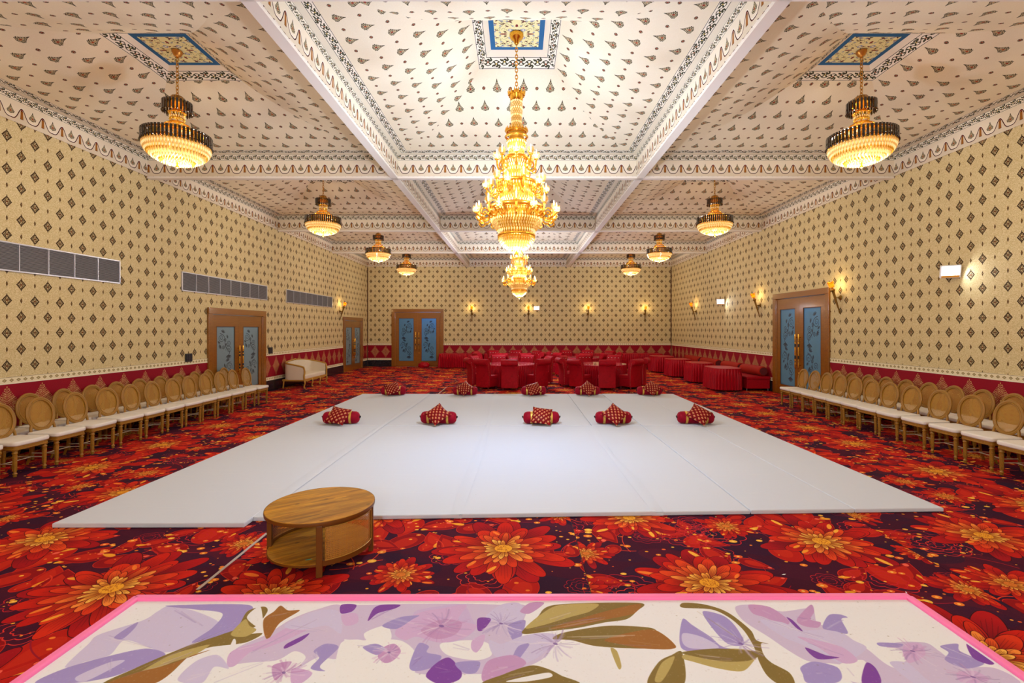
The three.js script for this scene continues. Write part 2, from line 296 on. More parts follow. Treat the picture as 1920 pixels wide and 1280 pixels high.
// valance: vine band, then a cord in scallops with drop motifs in the bowls and tassels under the arches, 0.345 m repeat, 0.46 m tall
const valanceTex = texture(1024, 683, (c, w, h) => {
  srand(16); c.fillStyle = '#e8dcc4'; c.fillRect(0, 0, w, h); const p = w / 2;
  vine(c, w, 0, h * 0.27, 4);
  const line = (x) => { const f = Math.cos(x / p * TAU); return h * (0.68 + 0.2 * (1 - 2 * Math.pow((1 - f) / 2, 2.2))); };
  c.fillStyle = '#d9cbb2'; c.beginPath(); c.moveTo(0, h); for (let x = 0; x <= w; x += 4) c.lineTo(x, line(x)); c.lineTo(w, h); c.closePath(); c.fill();
  c.strokeStyle = '#f3ecde'; c.lineWidth = 20; c.beginPath(); for (let x = -8; x <= w + 8; x += 4) c.lineTo(x, line(x) - 17); c.stroke();
  c.strokeStyle = '#4a2214'; c.lineWidth = 21; c.beginPath(); for (let x = -8; x <= w + 8; x += 4) c.lineTo(x, line(x)); c.stroke();
  for (let i = -1; i <= 2; i++) {
    dropMotif(c, i * p, h * 0.63, 1.3, '#9a3a28');
    const x = (i + 0.5) * p, y = h * 0.5; c.fillStyle = '#8c2a22'; ell(c, x, y + 12, 17, 16); c.fillStyle = '#54301a'; c.beginPath(); c.moveTo(x - 24, y + 22); c.lineTo(x + 24, y + 22); c.lineTo(x + 38, y + 26 + h * 0.3); c.lineTo(x - 38, y + 26 + h * 0.3); c.closePath(); c.fill();
    c.fillStyle = '#c07a2c'; for (let k = -2; k <= 2; k++) c.fillRect(x + k * 13 - 4, y + 44, 7, h * 0.26); c.fillStyle = '#6f3a1e'; c.fillRect(x - 19, y + 34, 38, 8);
  }
}, 0.69, 0.46);

// crown medallion: deep blue frame round a pale yellow floral field
const crownTex = texture(1024, 1024, (c, w, h) => {
  srand(17); c.fillStyle = '#1b5a86'; c.fillRect(0, 0, w, h); speckle(c, w, h, 8000, ['#144c74', '#226895', '#1a4f70'], 0.2, 0.5, 3, 8);
  const b = 92; c.fillStyle = '#e3d79a'; c.fillRect(b, b, w - 2 * b, h - 2 * b);
  const q = () => {
    srand(18);
    for (let i = 0; i < 46; i++) {
      const x = rr(20, w / 2 - b), y = rr(20, h / 2 - b); const k = i % 4;
      if (k === 0) { c.strokeStyle = '#5a6a3a'; c.lineWidth = 5; c.beginPath(); c.arc(x, y, rr(18, 60), rr(0, 3), rr(3, 6)); c.stroke(); }
      if (k === 1) { c.fillStyle = '#6d2a20'; ell(c, x, y, 34, 11, rr(-1, 1)); c.fillStyle = '#3e4a26'; ell(c, x + 20, y + 16, 16, 8, 0.6); }
      if (k === 2) { c.fillStyle = '#7c86a0'; for (let m = 0; m < 6; m++) ell(c, x + 13 * Math.cos(m), y + 13 * Math.sin(m), 10, 7, m); c.fillStyle = '#c9b45a'; ell(c, x, y, 7, 7); }
      if (k === 3) { c.fillStyle = '#5b5a34'; ell(c, x, y, 14, 7, rr(0, 3)); ell(c, x + 10, y + 10, 12, 6, rr(0, 3)); }
    }
    c.fillStyle = '#7a1f1a'; ell(c, 0, 250, 24, 40); ell(c, 250, 0, 70, 18); c.fillStyle = '#8188a8'; ell(c, 120, 120, 42, 42); c.fillStyle = '#e8dca6'; ell(c, 120, 120, 22, 22);
  };
  for (const [sx, sy] of [[1, 1], [-1, 1], [1, -1], [-1, -1]]) { c.save(); c.beginPath(); c.rect(b, b, w - 2 * b, h - 2 * b); c.clip(); c.translate(w / 2, h / 2); c.scale(sx, sy); q(); c.restore(); }
}, 1, 1);

// carpet: dark plum ground, big orange-red blossoms with yellow hearts, tulip petals, outline curls and dots; one roll is 3 m wide
function petal(c, len, wid, fill, edge, lw) { c.beginPath(); c.moveTo(0, 0); c.bezierCurveTo(len * 0.3, -wid * 0.55, len * 0.62, -wid * 1.25, len * 0.93, -wid * 0.5); c.quadraticCurveTo(len * 1.06, 0, len * 0.93, wid * 0.5); c.bezierCurveTo(len * 0.62, wid * 1.25, len * 0.3, wid * 0.55, 0, 0); c.fillStyle = fill; c.fill(); if (lw) { c.strokeStyle = edge; c.lineWidth = lw; c.stroke(); } }
function blossom(c, x, y, r, heart = '#e8a32c') {
  c.save(); c.translate(x, y);
  const layers = [[1.0, 10, 0.17, [['#5e0816', '#ac1216'], ['#6c0a14', '#bc1812'], ['#500718', '#9c0e18']], '#33070f'], [0.86, 12, 0.14, [['#6e0b12', '#c41e10'], ['#780d10', '#cf2a12'], ['#640a12', '#b81812']], '#3d0810'], [0.67, 14, 0.1, [['#7a120e', '#d43616'], ['#861810', '#dc441a'], ['#6c0f0d', '#c82a12']], '#480c0e'], [0.48, 17, 0.064, [['#8c240c', '#e8702c'], ['#96300e', '#ee8a38'], ['#801c0c', '#dc5420']], '#52140c'], [0.3, 18, 0.042, [['#a04c10', '#f4b850'], ['#98400e', '#f0a23c']], '#5e1e0c']];
  for (const [k, n, wd, cols, edge] of layers) { const o = rr(0, TAU); for (let i = 0; i < n; i++) { c.save(); c.rotate(o + i / n * TAU + rr(-0.13, 0.13)); const l = r * k * rr(0.8, 1.1), [c0, c1] = pick(cols), gr = c.createLinearGradient(0, 0, l, 0); gr.addColorStop(0.2, c0); gr.addColorStop(0.85, c1); petal(c, l, r * wd * rr(0.85, 1.2), gr, edge, r * 0.008); c.strokeStyle = edge; c.globalAlpha = 0.4; c.lineWidth = r * 0.005; for (const s of [-0.06, -0.02, 0.03, 0.07]) { c.beginPath(); c.moveTo(l * 0.3, s * l * 0.6); c.lineTo(l * rr(0.7, 0.92), s * l); c.stroke(); } c.globalAlpha = 1; if (rnd() < 0.16 && k > 0.6) { c.translate(l * 0.82, l * rr(-0.08, 0.08)); c.fillStyle = pick(['#ef9a2e', '#f2ae3c', '#ee7a2a']); ell(c, 0, 0, l * 0.13, l * 0.04, rr(-0.5, 0.5)); } c.restore(); } }
  c.fillStyle = heart; ell(c, 0, 0, r * 0.12, r * 0.11); c.fillStyle = '#b8651c'; for (let i = 0; i < 50; i++) ell(c, rr(-1, 1) * r * 0.085, rr(-1, 1) * r * 0.085, r * 0.008, r * 0.008);
  c.restore();
}
function curlFlower(c, x, y, r, col) { c.strokeStyle = col; c.lineWidth = r * 0.035; for (const k of [1, 0.68, 0.4]) { const n = 9; c.beginPath(); for (let i = 0; i <= 180; i++) { const a = i / 180 * TAU, q = r * k * (0.9 + 0.1 * Math.abs(Math.sin(a * n / 2)) * 1.6); c.lineTo(x + Math.cos(a) * q, y + Math.sin(a) * q * 0.85); } c.stroke(); } }
const carpetTex = texture(2048, 2048, (c, w, h) => {
  srand(21); c.fillStyle = '#3e0c26'; c.fillRect(0, 0, w, h);
  const M = w / 3, wrap = (x, y, r, f) => { for (const dx of [-w, 0, w]) for (const dy of [-h, 0, h]) if (x + dx > -r && x + dx < w + r && y + dy > -r && y + dy < h + r) { const s = seedState; f(x + dx, y + dy); if (dx || dy) seedState = s; } };
  for (let i = 0; i < 60; i++) { const x = rnd() * w, y = rnd() * h, r = rr(60, 200), col = pick(['#2e1230', '#221630', '#4a1028', '#561228']); wrap(x, y, r * 1.6, (X, Y) => { c.globalAlpha = 0.5; c.fillStyle = col; ell(c, X, Y, r * 1.5, r * 0.7, 0.3); c.globalAlpha = 1; }); }
  for (let i = 0; i < 60; i++) { const x = rnd() * w, y = rnd() * h, r = rr(90, 240), a = rr(0, TAU); wrap(x, y, r * 2, (X, Y) => { c.save(); c.translate(X, Y); c.rotate(a); petal(c, r * 1.5, r * 0.5, i % 3 ? '#8a0c12' : '#b0180f', '#c42818', 4); c.translate(r * 0.25, r * 0.04); c.globalAlpha = 0.8; petal(c, r * 1.0, r * 0.28, '#c22814', '#c22814', 0); c.globalAlpha = 1; if (i % 2) { c.translate(r * 0.9, -r * 0.12); c.rotate(0.5); petal(c, r * 0.5, r * 0.11, '#eca02c', '#c86018', 2); } c.fillStyle = '#e8604a'; ell(c, -r * 0.05, 0, r * 0.09, r * 0.07); c.restore(); }); }
  for (let i = 0; i < 22; i++) { const x = rnd() * w, y = rnd() * h, r = rr(70, 190); wrap(x, y, r * 1.3, (X, Y) => curlFlower(c, X, Y, r, pick(['#c01f28', '#a8182a', '#d2302a']))); }
  for (let i = 0; i < 40; i++) { const x = rnd() * w, y = rnd() * h, a = rr(0, TAU), l = rr(60, 190), s = rr(-1, 1); wrap(x, y, 260, (X, Y) => { c.strokeStyle = pick(['#b91d20', '#d2381f', '#8f1528']); c.lineWidth = rr(3, 7); c.beginPath(); c.moveTo(X, Y); c.quadraticCurveTo(X + Math.cos(a + s) * l, Y + Math.sin(a + s) * l, X + Math.cos(a) * l * 1.6, Y + Math.sin(a) * l * 1.6); c.stroke(); }); }
  for (let i = 0; i < 420; i++) { const x = rnd() * w, y = rnd() * h, r = Math.pow(rnd(), 3) * 22 + 4; wrap(x, y, r * 2, (X, Y) => { c.fillStyle = pick(['#ee9a2c', '#e87a26', '#f2b23c', '#e05a24']); ell(c, X, Y, r * 1.15, r * 0.85); if (r > 12) { c.fillStyle = '#f6cc66'; ell(c, X, Y, r * 0.4, r * 0.3); } }); }
  for (const [x, d, r] of [[2.32, 0.62, 0.66], [0.95, 1.5, 0.62], [2.3, 2.25, 0.64], [0.62, 2.82, 0.54]]) wrap(x * M, h - d * M, r * M * 1.1, (X, Y) => blossom(c, X, Y, r * M));
  for (const [x, d, r] of [[0.3, 0.6, 0.34], [1.55, 2.6, 0.3], [1.5, 0.15, 0.3], [2.9, 1.4, 0.28], [0.05, 2.0, 0.26]]) wrap(x * M, h - d * M, r * M * 1.1, (X, Y) => blossom(c, X, Y, r * M, '#d9772c'));
  speckle(c, w, h, 60000, ['#2a0814', '#e85a2a', '#5a0f18', '#f09a4a'], 0.04, 0.16, 1, 3);
}, 3, 3);

// stage cloth: large lilac blossoms and olive leaves on off-white, drawn in plan
const RUG_W = 4.84, RUG_D = 2.42;
const rugTex = texture(2048, 1024, (c, w, h) => {
  srand(31); const k = w / RUG_W; c.fillStyle = '#eceef2'; c.fillRect(0, 0, w, h);
  const P = (x, d) => [(x + RUG_W / 2) * k, (3.06 - d) * k];
  const shape = (col, pts) => { c.fillStyle = col; smooth(c, pts); c.fill(); };
  const draw = (dx, dd) => {
    for (const [col, q] of RUG_SHAPES) { const p = []; for (let i = 0; i < q.length; i += 2) p.push(P(q[i] / 100 * 1.0 + dx, q[i + 1] / 100 + dd)); shape(col, p); }
    c.lineCap = 'round';
    for (const [col, q] of RUG_SHAPES) {            // brush streaks along each shape
      if (q.length < 12) continue; const a = P(q[0] / 100 + dx, q[1] / 100 + dd), n = q.length >> 1, b = P(q[(n >> 1) * 2] / 100 + dx, q[(n >> 1) * 2 + 1] / 100 + dd);
      for (let i = 0; i < 5; i++) { c.globalAlpha = 0.22; c.strokeStyle = pick(['#e8e2ea', '#8d78b4', col]); c.lineWidth = rr(1, 4); c.beginPath(); const t = rr(0.1, 0.4), u = rr(0.5, 0.8), o = rr(-12, 12); c.moveTo(a[0] + (b[0] - a[0]) * t, a[1] + (b[1] - a[1]) * t + o); c.lineTo(a[0] + (b[0] - a[0]) * u, a[1] + (b[1] - a[1]) * u + o * 0.3); c.stroke(); }
    }
    c.globalAlpha = 1;
  };
  draw(1.7, -0.85); draw(-2.9, -0.8); draw(0.4, -1.6); draw(-4.2, -1.55); draw(0, 0);
  for (const [x, d, r, col] of [[-0.44, 2.776, 0.19, '#b98cc0'], [-0.68, 2.55, 0.1, '#c48fc4'], [2.08, 2.56, 0.12, '#c79ac8'], [2.22, 2.37, 0.12, '#c79ac8'], [-1.16, 2.4, 0.12, '#b07ab4'], [1.2, 2.62, 0.15, '#a493c8'], [-0.1, 2.8, 0.14, '#a493c8'], [0.2, 2.62, 0.15, '#b4a2d0']]) {   // fine rays in the hearts of the blossoms
    const [cx, cy] = P(x, d); for (let i = 0; i < 46; i++) { const a = rnd() * TAU, l = r * k * rr(0.35, 1); c.globalAlpha = rr(0.15, 0.45); c.strokeStyle = pick([col, col, '#e8e0ec', '#8f78b0']); c.lineWidth = rr(1.5, 5); c.beginPath(); c.moveTo(cx + Math.cos(a) * l * 0.2, cy + Math.sin(a) * l * 0.2); c.quadraticCurveTo(cx + Math.cos(a + 0.15) * l * 0.6, cy + Math.sin(a + 0.15) * l * 0.6, cx + Math.cos(a) * l, cy + Math.sin(a) * l); c.stroke(); }
    c.globalAlpha = 0.8; c.fillStyle = '#75589c'; ell(c, cx, cy, r * k * 0.09, r * k * 0.06, 0.5);
  }
  c.globalAlpha = 1;
  for (let i = 0; i < 700; i++) { c.globalAlpha = rr(0.15, 0.5); c.fillStyle = pick(['#6b5a44', '#8a7a66', '#a59580', '#5d5348']); const s = rr(0.5, 2.4); ell(c, rnd() * w, rnd() * h, s, s * 0.7); }
  c.globalAlpha = 1; speckle(c, w, h, 26000, ['#ffffff', '#c9c4ba', '#b8b0a8'], 0.05, 0.16, 1, 3);
}, RUG_W, RUG_D);

// wood
function woodTex(base, streaks, knots, mw, mh, sd) {
  return texture(1024, 512, (c, w, h) => {
    srand(sd); c.fillStyle = base; c.fillRect(0, 0, w, h);
    for (let i = 0; i < 900; i++) { c.globalAlpha = rr(0.05, 0.34); c.strokeStyle = pick(streaks); c.lineWidth = rr(1, 9); const y = rnd() * h, a = rr(3, 14), f = rr(1, 2.5), x0 = rr(-0.4, 0.8) * w, l = rr(0.2, 0.9) * w; c.beginPath(); for (let k = 0; k <= 12; k++) { const x = x0 + k / 12 * l; c.lineTo(x, y + Math.sin(k / 12 * f * 3 + i) * a); } c.stroke(); }
    for (let i = 0; i < knots; i++) { const x = rnd() * w, y = rnd() * h; for (let k = 6; k > 0; k--) { c.globalAlpha = 0.18; c.fillStyle = k % 2 ? streaks[0] : '#3a240e'; ell(c, x, y, k * 5, k * 2.4); } }
    c.globalAlpha = 1;
  }, mw, mh);
}
const mangoTex = texture(1024, 1024, (c, w, h) => {      // broad ochre and umber figure of mango wood
  srand(41); c.fillStyle = '#c88a1a'; c.fillRect(0, 0, w, h);
  for (let i = 0; i < 640; i++) { c.globalAlpha = rr(0.08, 0.36); c.fillStyle = pick(['#7a4a0c', '#966010', '#cc921c', '#6a4412', '#c48414', '#d2a234', '#8a6420']); const x = rnd() * w, y = rnd() * h, l = rr(60, 320), t = rr(6, 34), a = rr(-0.12, 0.12); ell(c, x, y, l, t, a); }
  for (let i = 0; i < 500; i++) { c.globalAlpha = rr(0.06, 0.25); c.strokeStyle = pick(['#5a360c', '#4a2c0a', '#c89428', '#7a4c0c']); c.lineWidth = rr(0.8, 3); const x = rnd() * w, y = rnd() * h, l = rr(80, 300), o = rr(-14, 14); c.beginPath(); c.moveTo(x, y); c.quadraticCurveTo(x + l / 2, y + o, x + l, y + rr(-8, 8)); c.stroke(); }
  for (let i = 0; i < 6; i++) { const x = rnd() * w, y = rnd() * h; for (let k = 6; k > 0; k--) { c.globalAlpha = 0.2; c.fillStyle = k % 2 ? '#6b3f0a' : '#3a240e'; ell(c, x, y, k * 4, k * 2.4); } }
  c.globalAlpha = 1;
}, 0.96, 0.96); mangoTex.offset.set(0.5, 0.5);
const doorTex = woodTex('#85500a', ['#704008', '#965c0e', '#7e4a08', '#a2681a'], 0, 1.2, 0.3, 42);
const oakTex = woodTex('#9c6c12', ['#7a520c', '#b0801e', '#8a6010', '#6a480a'], 0, 0.5, 0.25, 43);

// cane webbing: colour and holes
function cane(c, w, h, line, back) {
  c.fillStyle = back; c.fillRect(0, 0, w, h); const n = 4, p = w / n; c.strokeStyle = line; c.lineWidth = p * 0.19;
  for (let i = 0; i <= n; i++) { for (const o of [-0.13, 0.13]) { c.beginPath(); c.moveTo((i + o) * p, 0); c.lineTo((i + o) * p, h); c.stroke(); c.beginPath(); c.moveTo(0, (i + o) * p); c.lineTo(w, (i + o) * p); c.stroke(); } }
  c.lineWidth = p * 0.2; for (let i = -n; i <= 2 * n; i++) { c.beginPath(); c.moveTo((i + 0.5) * p, 0); c.lineTo((i + 0.5) * p + w, h); c.stroke(); c.beginPath(); c.moveTo((i + 0.5) * p, 0); c.lineTo((i + 0.5) * p - w, h); c.stroke(); }
}
const caneHoles = texture(256, 256, (c, w, h) => cane(c, w, h, '#ffffff', '#000000'), 0.058, 0.058, false);
const caneHolesFine = texture(256, 256, (c, w, h) => cane(c, w, h, '#ffffff', '#000000'), 0.03, 0.03, false);

// brocade of the square cushions: gold leaf in a diamond net on red
const brocadeTex = texture(512, 512, (c, w, h) => {
  srand(51); c.fillStyle = '#8e0a12'; c.fillRect(0, 0, w, h); const n = 4, p = w / n;
  for (let i = -1; i <= n; i++) for (let j = -1; j <= n * 1; j++) for (const o of [0, 0.5]) {
    const x = (i + 0.5 + o) * p, y = (j + 0.5 + o) * p; c.strokeStyle = '#4a060c'; c.lineWidth = 12; c.beginPath(); c.moveTo(x, y - p / 2); c.lineTo(x + p / 2, y); c.lineTo(x, y + p / 2); c.lineTo(x - p / 2, y); c.closePath(); c.stroke();
    c.fillStyle = '#bc8a5a'; ell(c, x, y, p * 0.17, p * 0.23, 0.5); c.fillStyle = '#d8b48c'; ell(c, x - 3, y - 5, p * 0.06, p * 0.1, 0.5); c.fillStyle = '#8e0f16'; for (let m = -1; m <= 1; m++) ell(c, x + m * 12, y + m * 8 + 8, 3, 12, 0.5);
  }
  speckle(c, w, h, 9000, ['#b02020', '#6a0b10', '#d8b070'], 0.1, 0.3, 1, 3);
}, 1, 1);

// fine cloth grain (bump)
const clothBump = texture(256, 256, (c, w, h) => { srand(61); c.fillStyle = '#808080'; c.fillRect(0, 0, w, h); for (let i = 0; i < 5000; i++) { const g = Math.floor(rr(90, 170)); c.fillStyle = `rgb(${g},${g},${g})`; c.globalAlpha = 0.4; c.fillRect(rnd() * w, rnd() * h, rr(1, 5), 1); c.fillRect(rnd() * w, rnd() * h, 1, rr(1, 5)); } c.globalAlpha = 1; }, 0.08, 0.08, false);
// crease and lint marks of the white floor cloth
const sheetTex = texture(1024, 1024, (c, w, h) => {
  srand(62); c.fillStyle = '#cfd6e2'; c.fillRect(0, 0, w, h);
  for (let i = 0; i < 260; i++) { c.globalAlpha = rr(0.08, 0.3); c.strokeStyle = pick(['#c8c9cd', '#eceded', '#d2d2d4', '#f4f4f4']); c.lineWidth = rr(0.7, 2); const x = rnd() * w, y = rnd() * h, l = rr(20, 160); c.beginPath(); c.moveTo(x, y); c.quadraticCurveTo(x + l / 2, y + rr(-8, 8), x + l, y + rr(-5, 5)); c.stroke(); }
  for (let i = 0; i < 60; i++) { c.globalAlpha = 0.3; c.fillStyle = pick(['#a39a8e', '#b4afa8']); ell(c, rnd() * w, rnd() * h, rr(1, 3), rr(1, 2)); }
  c.globalAlpha = 1;
}, 2.4, 2.4);
const velvetTex = texture(512, 512, (c, w, h) => { srand(63); c.fillStyle = '#9c0618'; c.fillRect(0, 0, w, h); for (let i = 0; i < 240; i++) { c.globalAlpha = rr(0.1, 0.3); c.fillStyle = pick(['#b41020', '#820414', '#aa0c1c', '#780310']); ell(c, rnd() * w, rnd() * h, rr(10, 60), rr(4, 20), rr(0, 3)); } c.globalAlpha = 1; speckle(c, w, h, 5000, ['#b41424', '#7c0412'], 0.1, 0.25, 1, 3); }, 0.9, 0.9);

// frosted door glass with clear-cut floral scrolls
function spiral(c, x, y, r, a, dir, turns = 1.6) { c.beginPath(); for (let i = 0; i <= 40; i++) { const t = i / 40, q = r * (1 - t * 0.86), an = a + dir * t * turns * TAU; c.lineTo(x + Math.cos(an) * q, y + Math.sin(an) * q); } c.stroke(); }
function leafFan(c, x, y, r, a) { for (let i = -2; i <= 2; i++) { c.save(); c.translate(x, y); c.rotate(a + i * 0.5); ell(c, r * 0.6, 0, r * 0.5, r * 0.15); c.restore(); } }
function glassTex(base, edge, ink, flip, sd) {
  return texture(300, 760, (c, w, h) => {
    srand(sd); c.fillStyle = base; c.fillRect(0, 0, w, h); speckle(c, w, h, 9000, ['#ffffff', edge], 0.03, 0.1, 1, 3);
    c.strokeStyle = edge; c.lineWidth = 10; c.strokeRect(14, 14, w - 28, h - 28);
    if (flip) { c.translate(w, 0); c.scale(-1, 1); }
    c.strokeStyle = ink; c.fillStyle = ink; c.lineCap = 'round'; c.globalAlpha = 0.9;
    for (const y0 of [70, 400]) {
      const f = y0 > 300 ? -1 : 1, X = (x) => (f > 0 ? x : w - x);
      c.lineWidth = 7; c.beginPath(); c.moveTo(X(70), y0 + 20); c.bezierCurveTo(X(200), y0 + 40, X(90), y0 + 150, X(200), y0 + 210); c.bezierCurveTo(X(240), y0 + 240, X(200), y0 + 270, X(170), y0 + 290); c.stroke();
      c.lineWidth = 6; spiral(c, X(86), y0 + 70, 44, 0.4, f); spiral(c, X(200), y0 + 130, 34, 2.5, -f); spiral(c, X(206), y0 + 205, 46, 3, f); spiral(c, X(122), y0 + 180, 24, 0, -f); spiral(c, X(150), y0 + 90, 20, 1, f);
      leafFan(c, X(110), y0 + 10, 34, f > 0 ? -1.2 : -1.9); leafFan(c, X(200), y0 + 265, 46, 1.5); leafFan(c, X(84), y0 + 160, 34, 2.6); leafFan(c, X(60), y0 + 110, 24, 2.2); leafFan(c, X(170), y0 + 60, 26, -0.4); leafFan(c, X(150), y0 + 140, 22, 0.6);
    }
    c.globalAlpha = 1;
  }, 1, 1);
}
const glassBlue = glassTex('#64a0b8', '#5690ac', '#0e2a3a', true, 71), glassGrey = glassTex('#8fa6ab', '#7d969c', '#182a30', false, 72);
// ------------------------------------------------------------------ materials
const M = {
  wall: mat({ map: wallTex, specularIntensity: 0.25, roughness: 0.75 }), lozenge: mat({ map: lozengeTex, specularIntensity: 0.25, roughness: 0.7 }), dado: mat({ map: dadoTex, specularIntensity: 0.25, roughness: 0.6 }),
  stone: mat({ map: stoneTex, roughness: 0.22 }), plaster: mat({ color: 0xe6ded0, roughness: 0.8 }), cornerTrim: mat({ color: 0x5a3418, roughness: 0.5 }),
  tent: mat({ map: tentTex, specularIntensity: 0.25, roughness: 0.85 }), tentPlain: mat({ color: 0xe8dcc2, roughness: 0.85 }), vine: mat({ map: vineTex, specularIntensity: 0.25, roughness: 0.85 }), valance: mat({ map: valanceTex, specularIntensity: 0.25, roughness: 0.85 }), crown: mat({ map: crownTex, roughness: 0.85 }),
  carpet: mat({ map: carpetTex, specularIntensity: 0.25, roughness: 0.95, bumpMap: clothBump, bumpScale: 0.002 }), subfloor: mat({ color: 0x4a4640, roughness: 0.9 }),
  rug: mat({ map: rugTex, specularIntensity: 0.25, roughness: 0.8 }), pink: mat({ color: 0xff7ab6, roughness: 0.5, sheen: 0.5, sheenColor: new THREE.Color(0xffb0d0) }), stageSide: mat({ color: 0x6b1a24, roughness: 0.8 }),
  sheet: mat({ map: sheetTex, specularIntensity: 0.25, roughness: 0.85 }), mango: mat({ map: mangoTex, roughness: 0.45, specularIntensity: 0.45 }), mangoDark: mat({ color: 0x6e400e, roughness: 0.4 }),
  door: mat({ map: doorTex, roughness: 0.28, clearcoat: 0.6, clearcoatRoughness: 0.12 }), brass: mat({ color: 0xd9a441, metalness: 1, roughness: 0.25 }), antique: mat({ color: 0x8a6a2e, metalness: 0.9, roughness: 0.4 }), blackWood: mat({ color: 0x1a100a, roughness: 0.35 }),
  gold: mat({ color: 0xf0b23e, metalness: 1, roughness: 0.24 }), goldPaint: mat({ color: 0xb88a35, roughness: 0.4, metalness: 0.25 }), oak: mat({ map: oakTex, roughness: 0.45 }),
  cane: mat({ color: 0xa8781e, roughness: 0.6, alphaMap: caneHolesFine, alphaTest: 0.5 }), caneTable: mat({ color: 0xb87c28, roughness: 0.55, alphaMap: caneHoles, alphaTest: 0.5 }),
  seat: mat({ color: 0xe2ddd4, roughness: 0.8, bumpMap: clothBump, bumpScale: 0.001 }), clear: mat({ color: 0xbfae92, roughness: 0.25 }),
  velvet: mat({ map: velvetTex, specularIntensity: 0.25, roughness: 0.6, sheen: 0.3, sheenColor: new THREE.Color(0xff3030), sheenRoughness: 0.5 }), orangeVelvet: mat({ color: 0x981a0e, specularIntensity: 0.25, roughness: 0.65, sheen: 0.35, sheenColor: new THREE.Color(0xff7a50), sheenRoughness: 0.5 }), satin: mat({ color: 0xa60418, roughness: 0.42, specularIntensity: 0.4, sheen: 0.15, sheenColor: new THREE.Color(0xff5a70) }),
  glossRed: mat({ color: 0xd04a62, roughness: 0.25, clearcoat: 1, clearcoatRoughness: 0.04 }), darkRed: mat({ color: 0x5a0610, roughness: 0.7 }), button: mat({ color: 0xf4e8e0, roughness: 0.15, metalness: 0.3 }), nail: mat({ color: 0xc8b090, metalness: 0.9, roughness: 0.3 }),
  maroon: mat({ color: 0x8e0624, specularIntensity: 0.25, roughness: 0.6, sheen: 0.5, sheenColor: new THREE.Color(0xff4060) }), brocade: mat({ map: brocadeTex, specularIntensity: 0.25, roughness: 0.5 }), goldBand: mat({ color: 0xd8b04a, roughness: 0.4, metalness: 0.4 }), black: mat({ color: 0x0c0b0d, roughness: 0.5 }),
  cream: mat({ color: 0xd8cbb4, roughness: 0.75, bumpMap: clothBump, bumpScale: 0.001 }), steel: mat({ color: 0x9a9a9c, metalness: 0.9, roughness: 0.35 }), aluminium: mat({ color: 0xc4c2c8, roughness: 0.35, metalness: 0.6 }), vent: mat({ color: 0xa2a0a2, roughness: 0.5, metalness: 0.2 }), ventDark: mat({ color: 0x4a4846, roughness: 0.8 }),
  white: mat({ color: 0xe8e8e8, roughness: 0.5 }), passage: mat({ color: 0xc4d4dc, roughness: 0.9 }),
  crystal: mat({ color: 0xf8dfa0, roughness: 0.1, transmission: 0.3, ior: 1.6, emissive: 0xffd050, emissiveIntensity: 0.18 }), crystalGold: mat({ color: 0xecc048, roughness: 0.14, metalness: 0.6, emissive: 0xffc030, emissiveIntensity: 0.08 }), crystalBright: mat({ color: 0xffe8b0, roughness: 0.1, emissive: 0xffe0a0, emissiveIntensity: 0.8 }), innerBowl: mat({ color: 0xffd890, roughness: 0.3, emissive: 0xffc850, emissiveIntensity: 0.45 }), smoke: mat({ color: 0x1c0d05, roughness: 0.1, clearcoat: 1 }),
  bulb: mat({ color: 0xffffff, roughness: 0.4, emissive: 0xfff2dc, emissiveIntensity: 5 }), cup: mat({ color: 0xffdc98, roughness: 0.04, transmission: 0.88, ior: 1.5 }), amberGlass: mat({ color: 0xd07c0c, roughness: 0.35, transmission: 0.4, emissive: 0xff8a08, emissiveIntensity: 0.2 }), floodFace: mat({ color: 0xffffff, emissive: 0xf4f8ff, emissiveIntensity: 9 }),
};

// ------------------------------------------------------------------ doors' openings (along the wall, width, height)
const DOORS = [
  { side: 'left', a: 13.89, w: 2.8, h: 2.53, glass: glassGrey, name: 'left wall beside the gold chairs', power: 1.6, tint: 0xbfd8e4 },
  { side: 'left', a: 23.49, w: 2.72, h: 2.53, glass: glassGrey, name: 'left wall near the far corner', power: 1.6, tint: 0xbfd8e4 },
  { side: 'back', a: -5.335, w: 2.71, h: 3.02, glass: glassBlue, name: 'back wall', power: 4, tint: 0x3ab0f4 },
  { side: 'right', a: 13.99, w: 2.74, h: 3.06, glass: glassBlue, name: 'right wall', power: 2.6, tint: 0x7ccaf4 },
];
const doorsOn = (side) => DOORS.filter((d) => d.side === side);

// floor: six carpet rolls on a screed, the seams open by a few millimetres
const floor = struct('floor', 'floor of the hall covered in red floral carpet', 'floor', box(XR - XL + 0.6, 0.2, DB - DF + 0.6, (XL + XR) / 2, -0.112, -(DB + DF) / 2), M.subfloor);
const ROLLS = [-8.05, -5.46, -2.46, 0.55, 3.55, 6.55, 8.15], SHIFT = [2.05, 0.68, 3.0, 1.48, 0.6, 2.0];
for (let i = 0; i < 6; i++) {
  const a = ROLLS[i] + 0.003, b = ROLLS[i + 1] - 0.003, u0 = i === 0 ? 0.41 : 0, s = SHIFT[i];
  const g = new THREE.BoxGeometry(b - a, 0.012, DB - DF); g.translate((a + b) / 2, -0.006, -(DB + DF) / 2);
  const p = g.attributes.position, uv = g.attributes.uv; for (let k = 0; k < p.count; k++) uv.setXY(k, p.getX(k) - a + u0, -p.getZ(k) - 3.8 + s);
  obj('carpet_roll', g, M.carpet, floor);
}
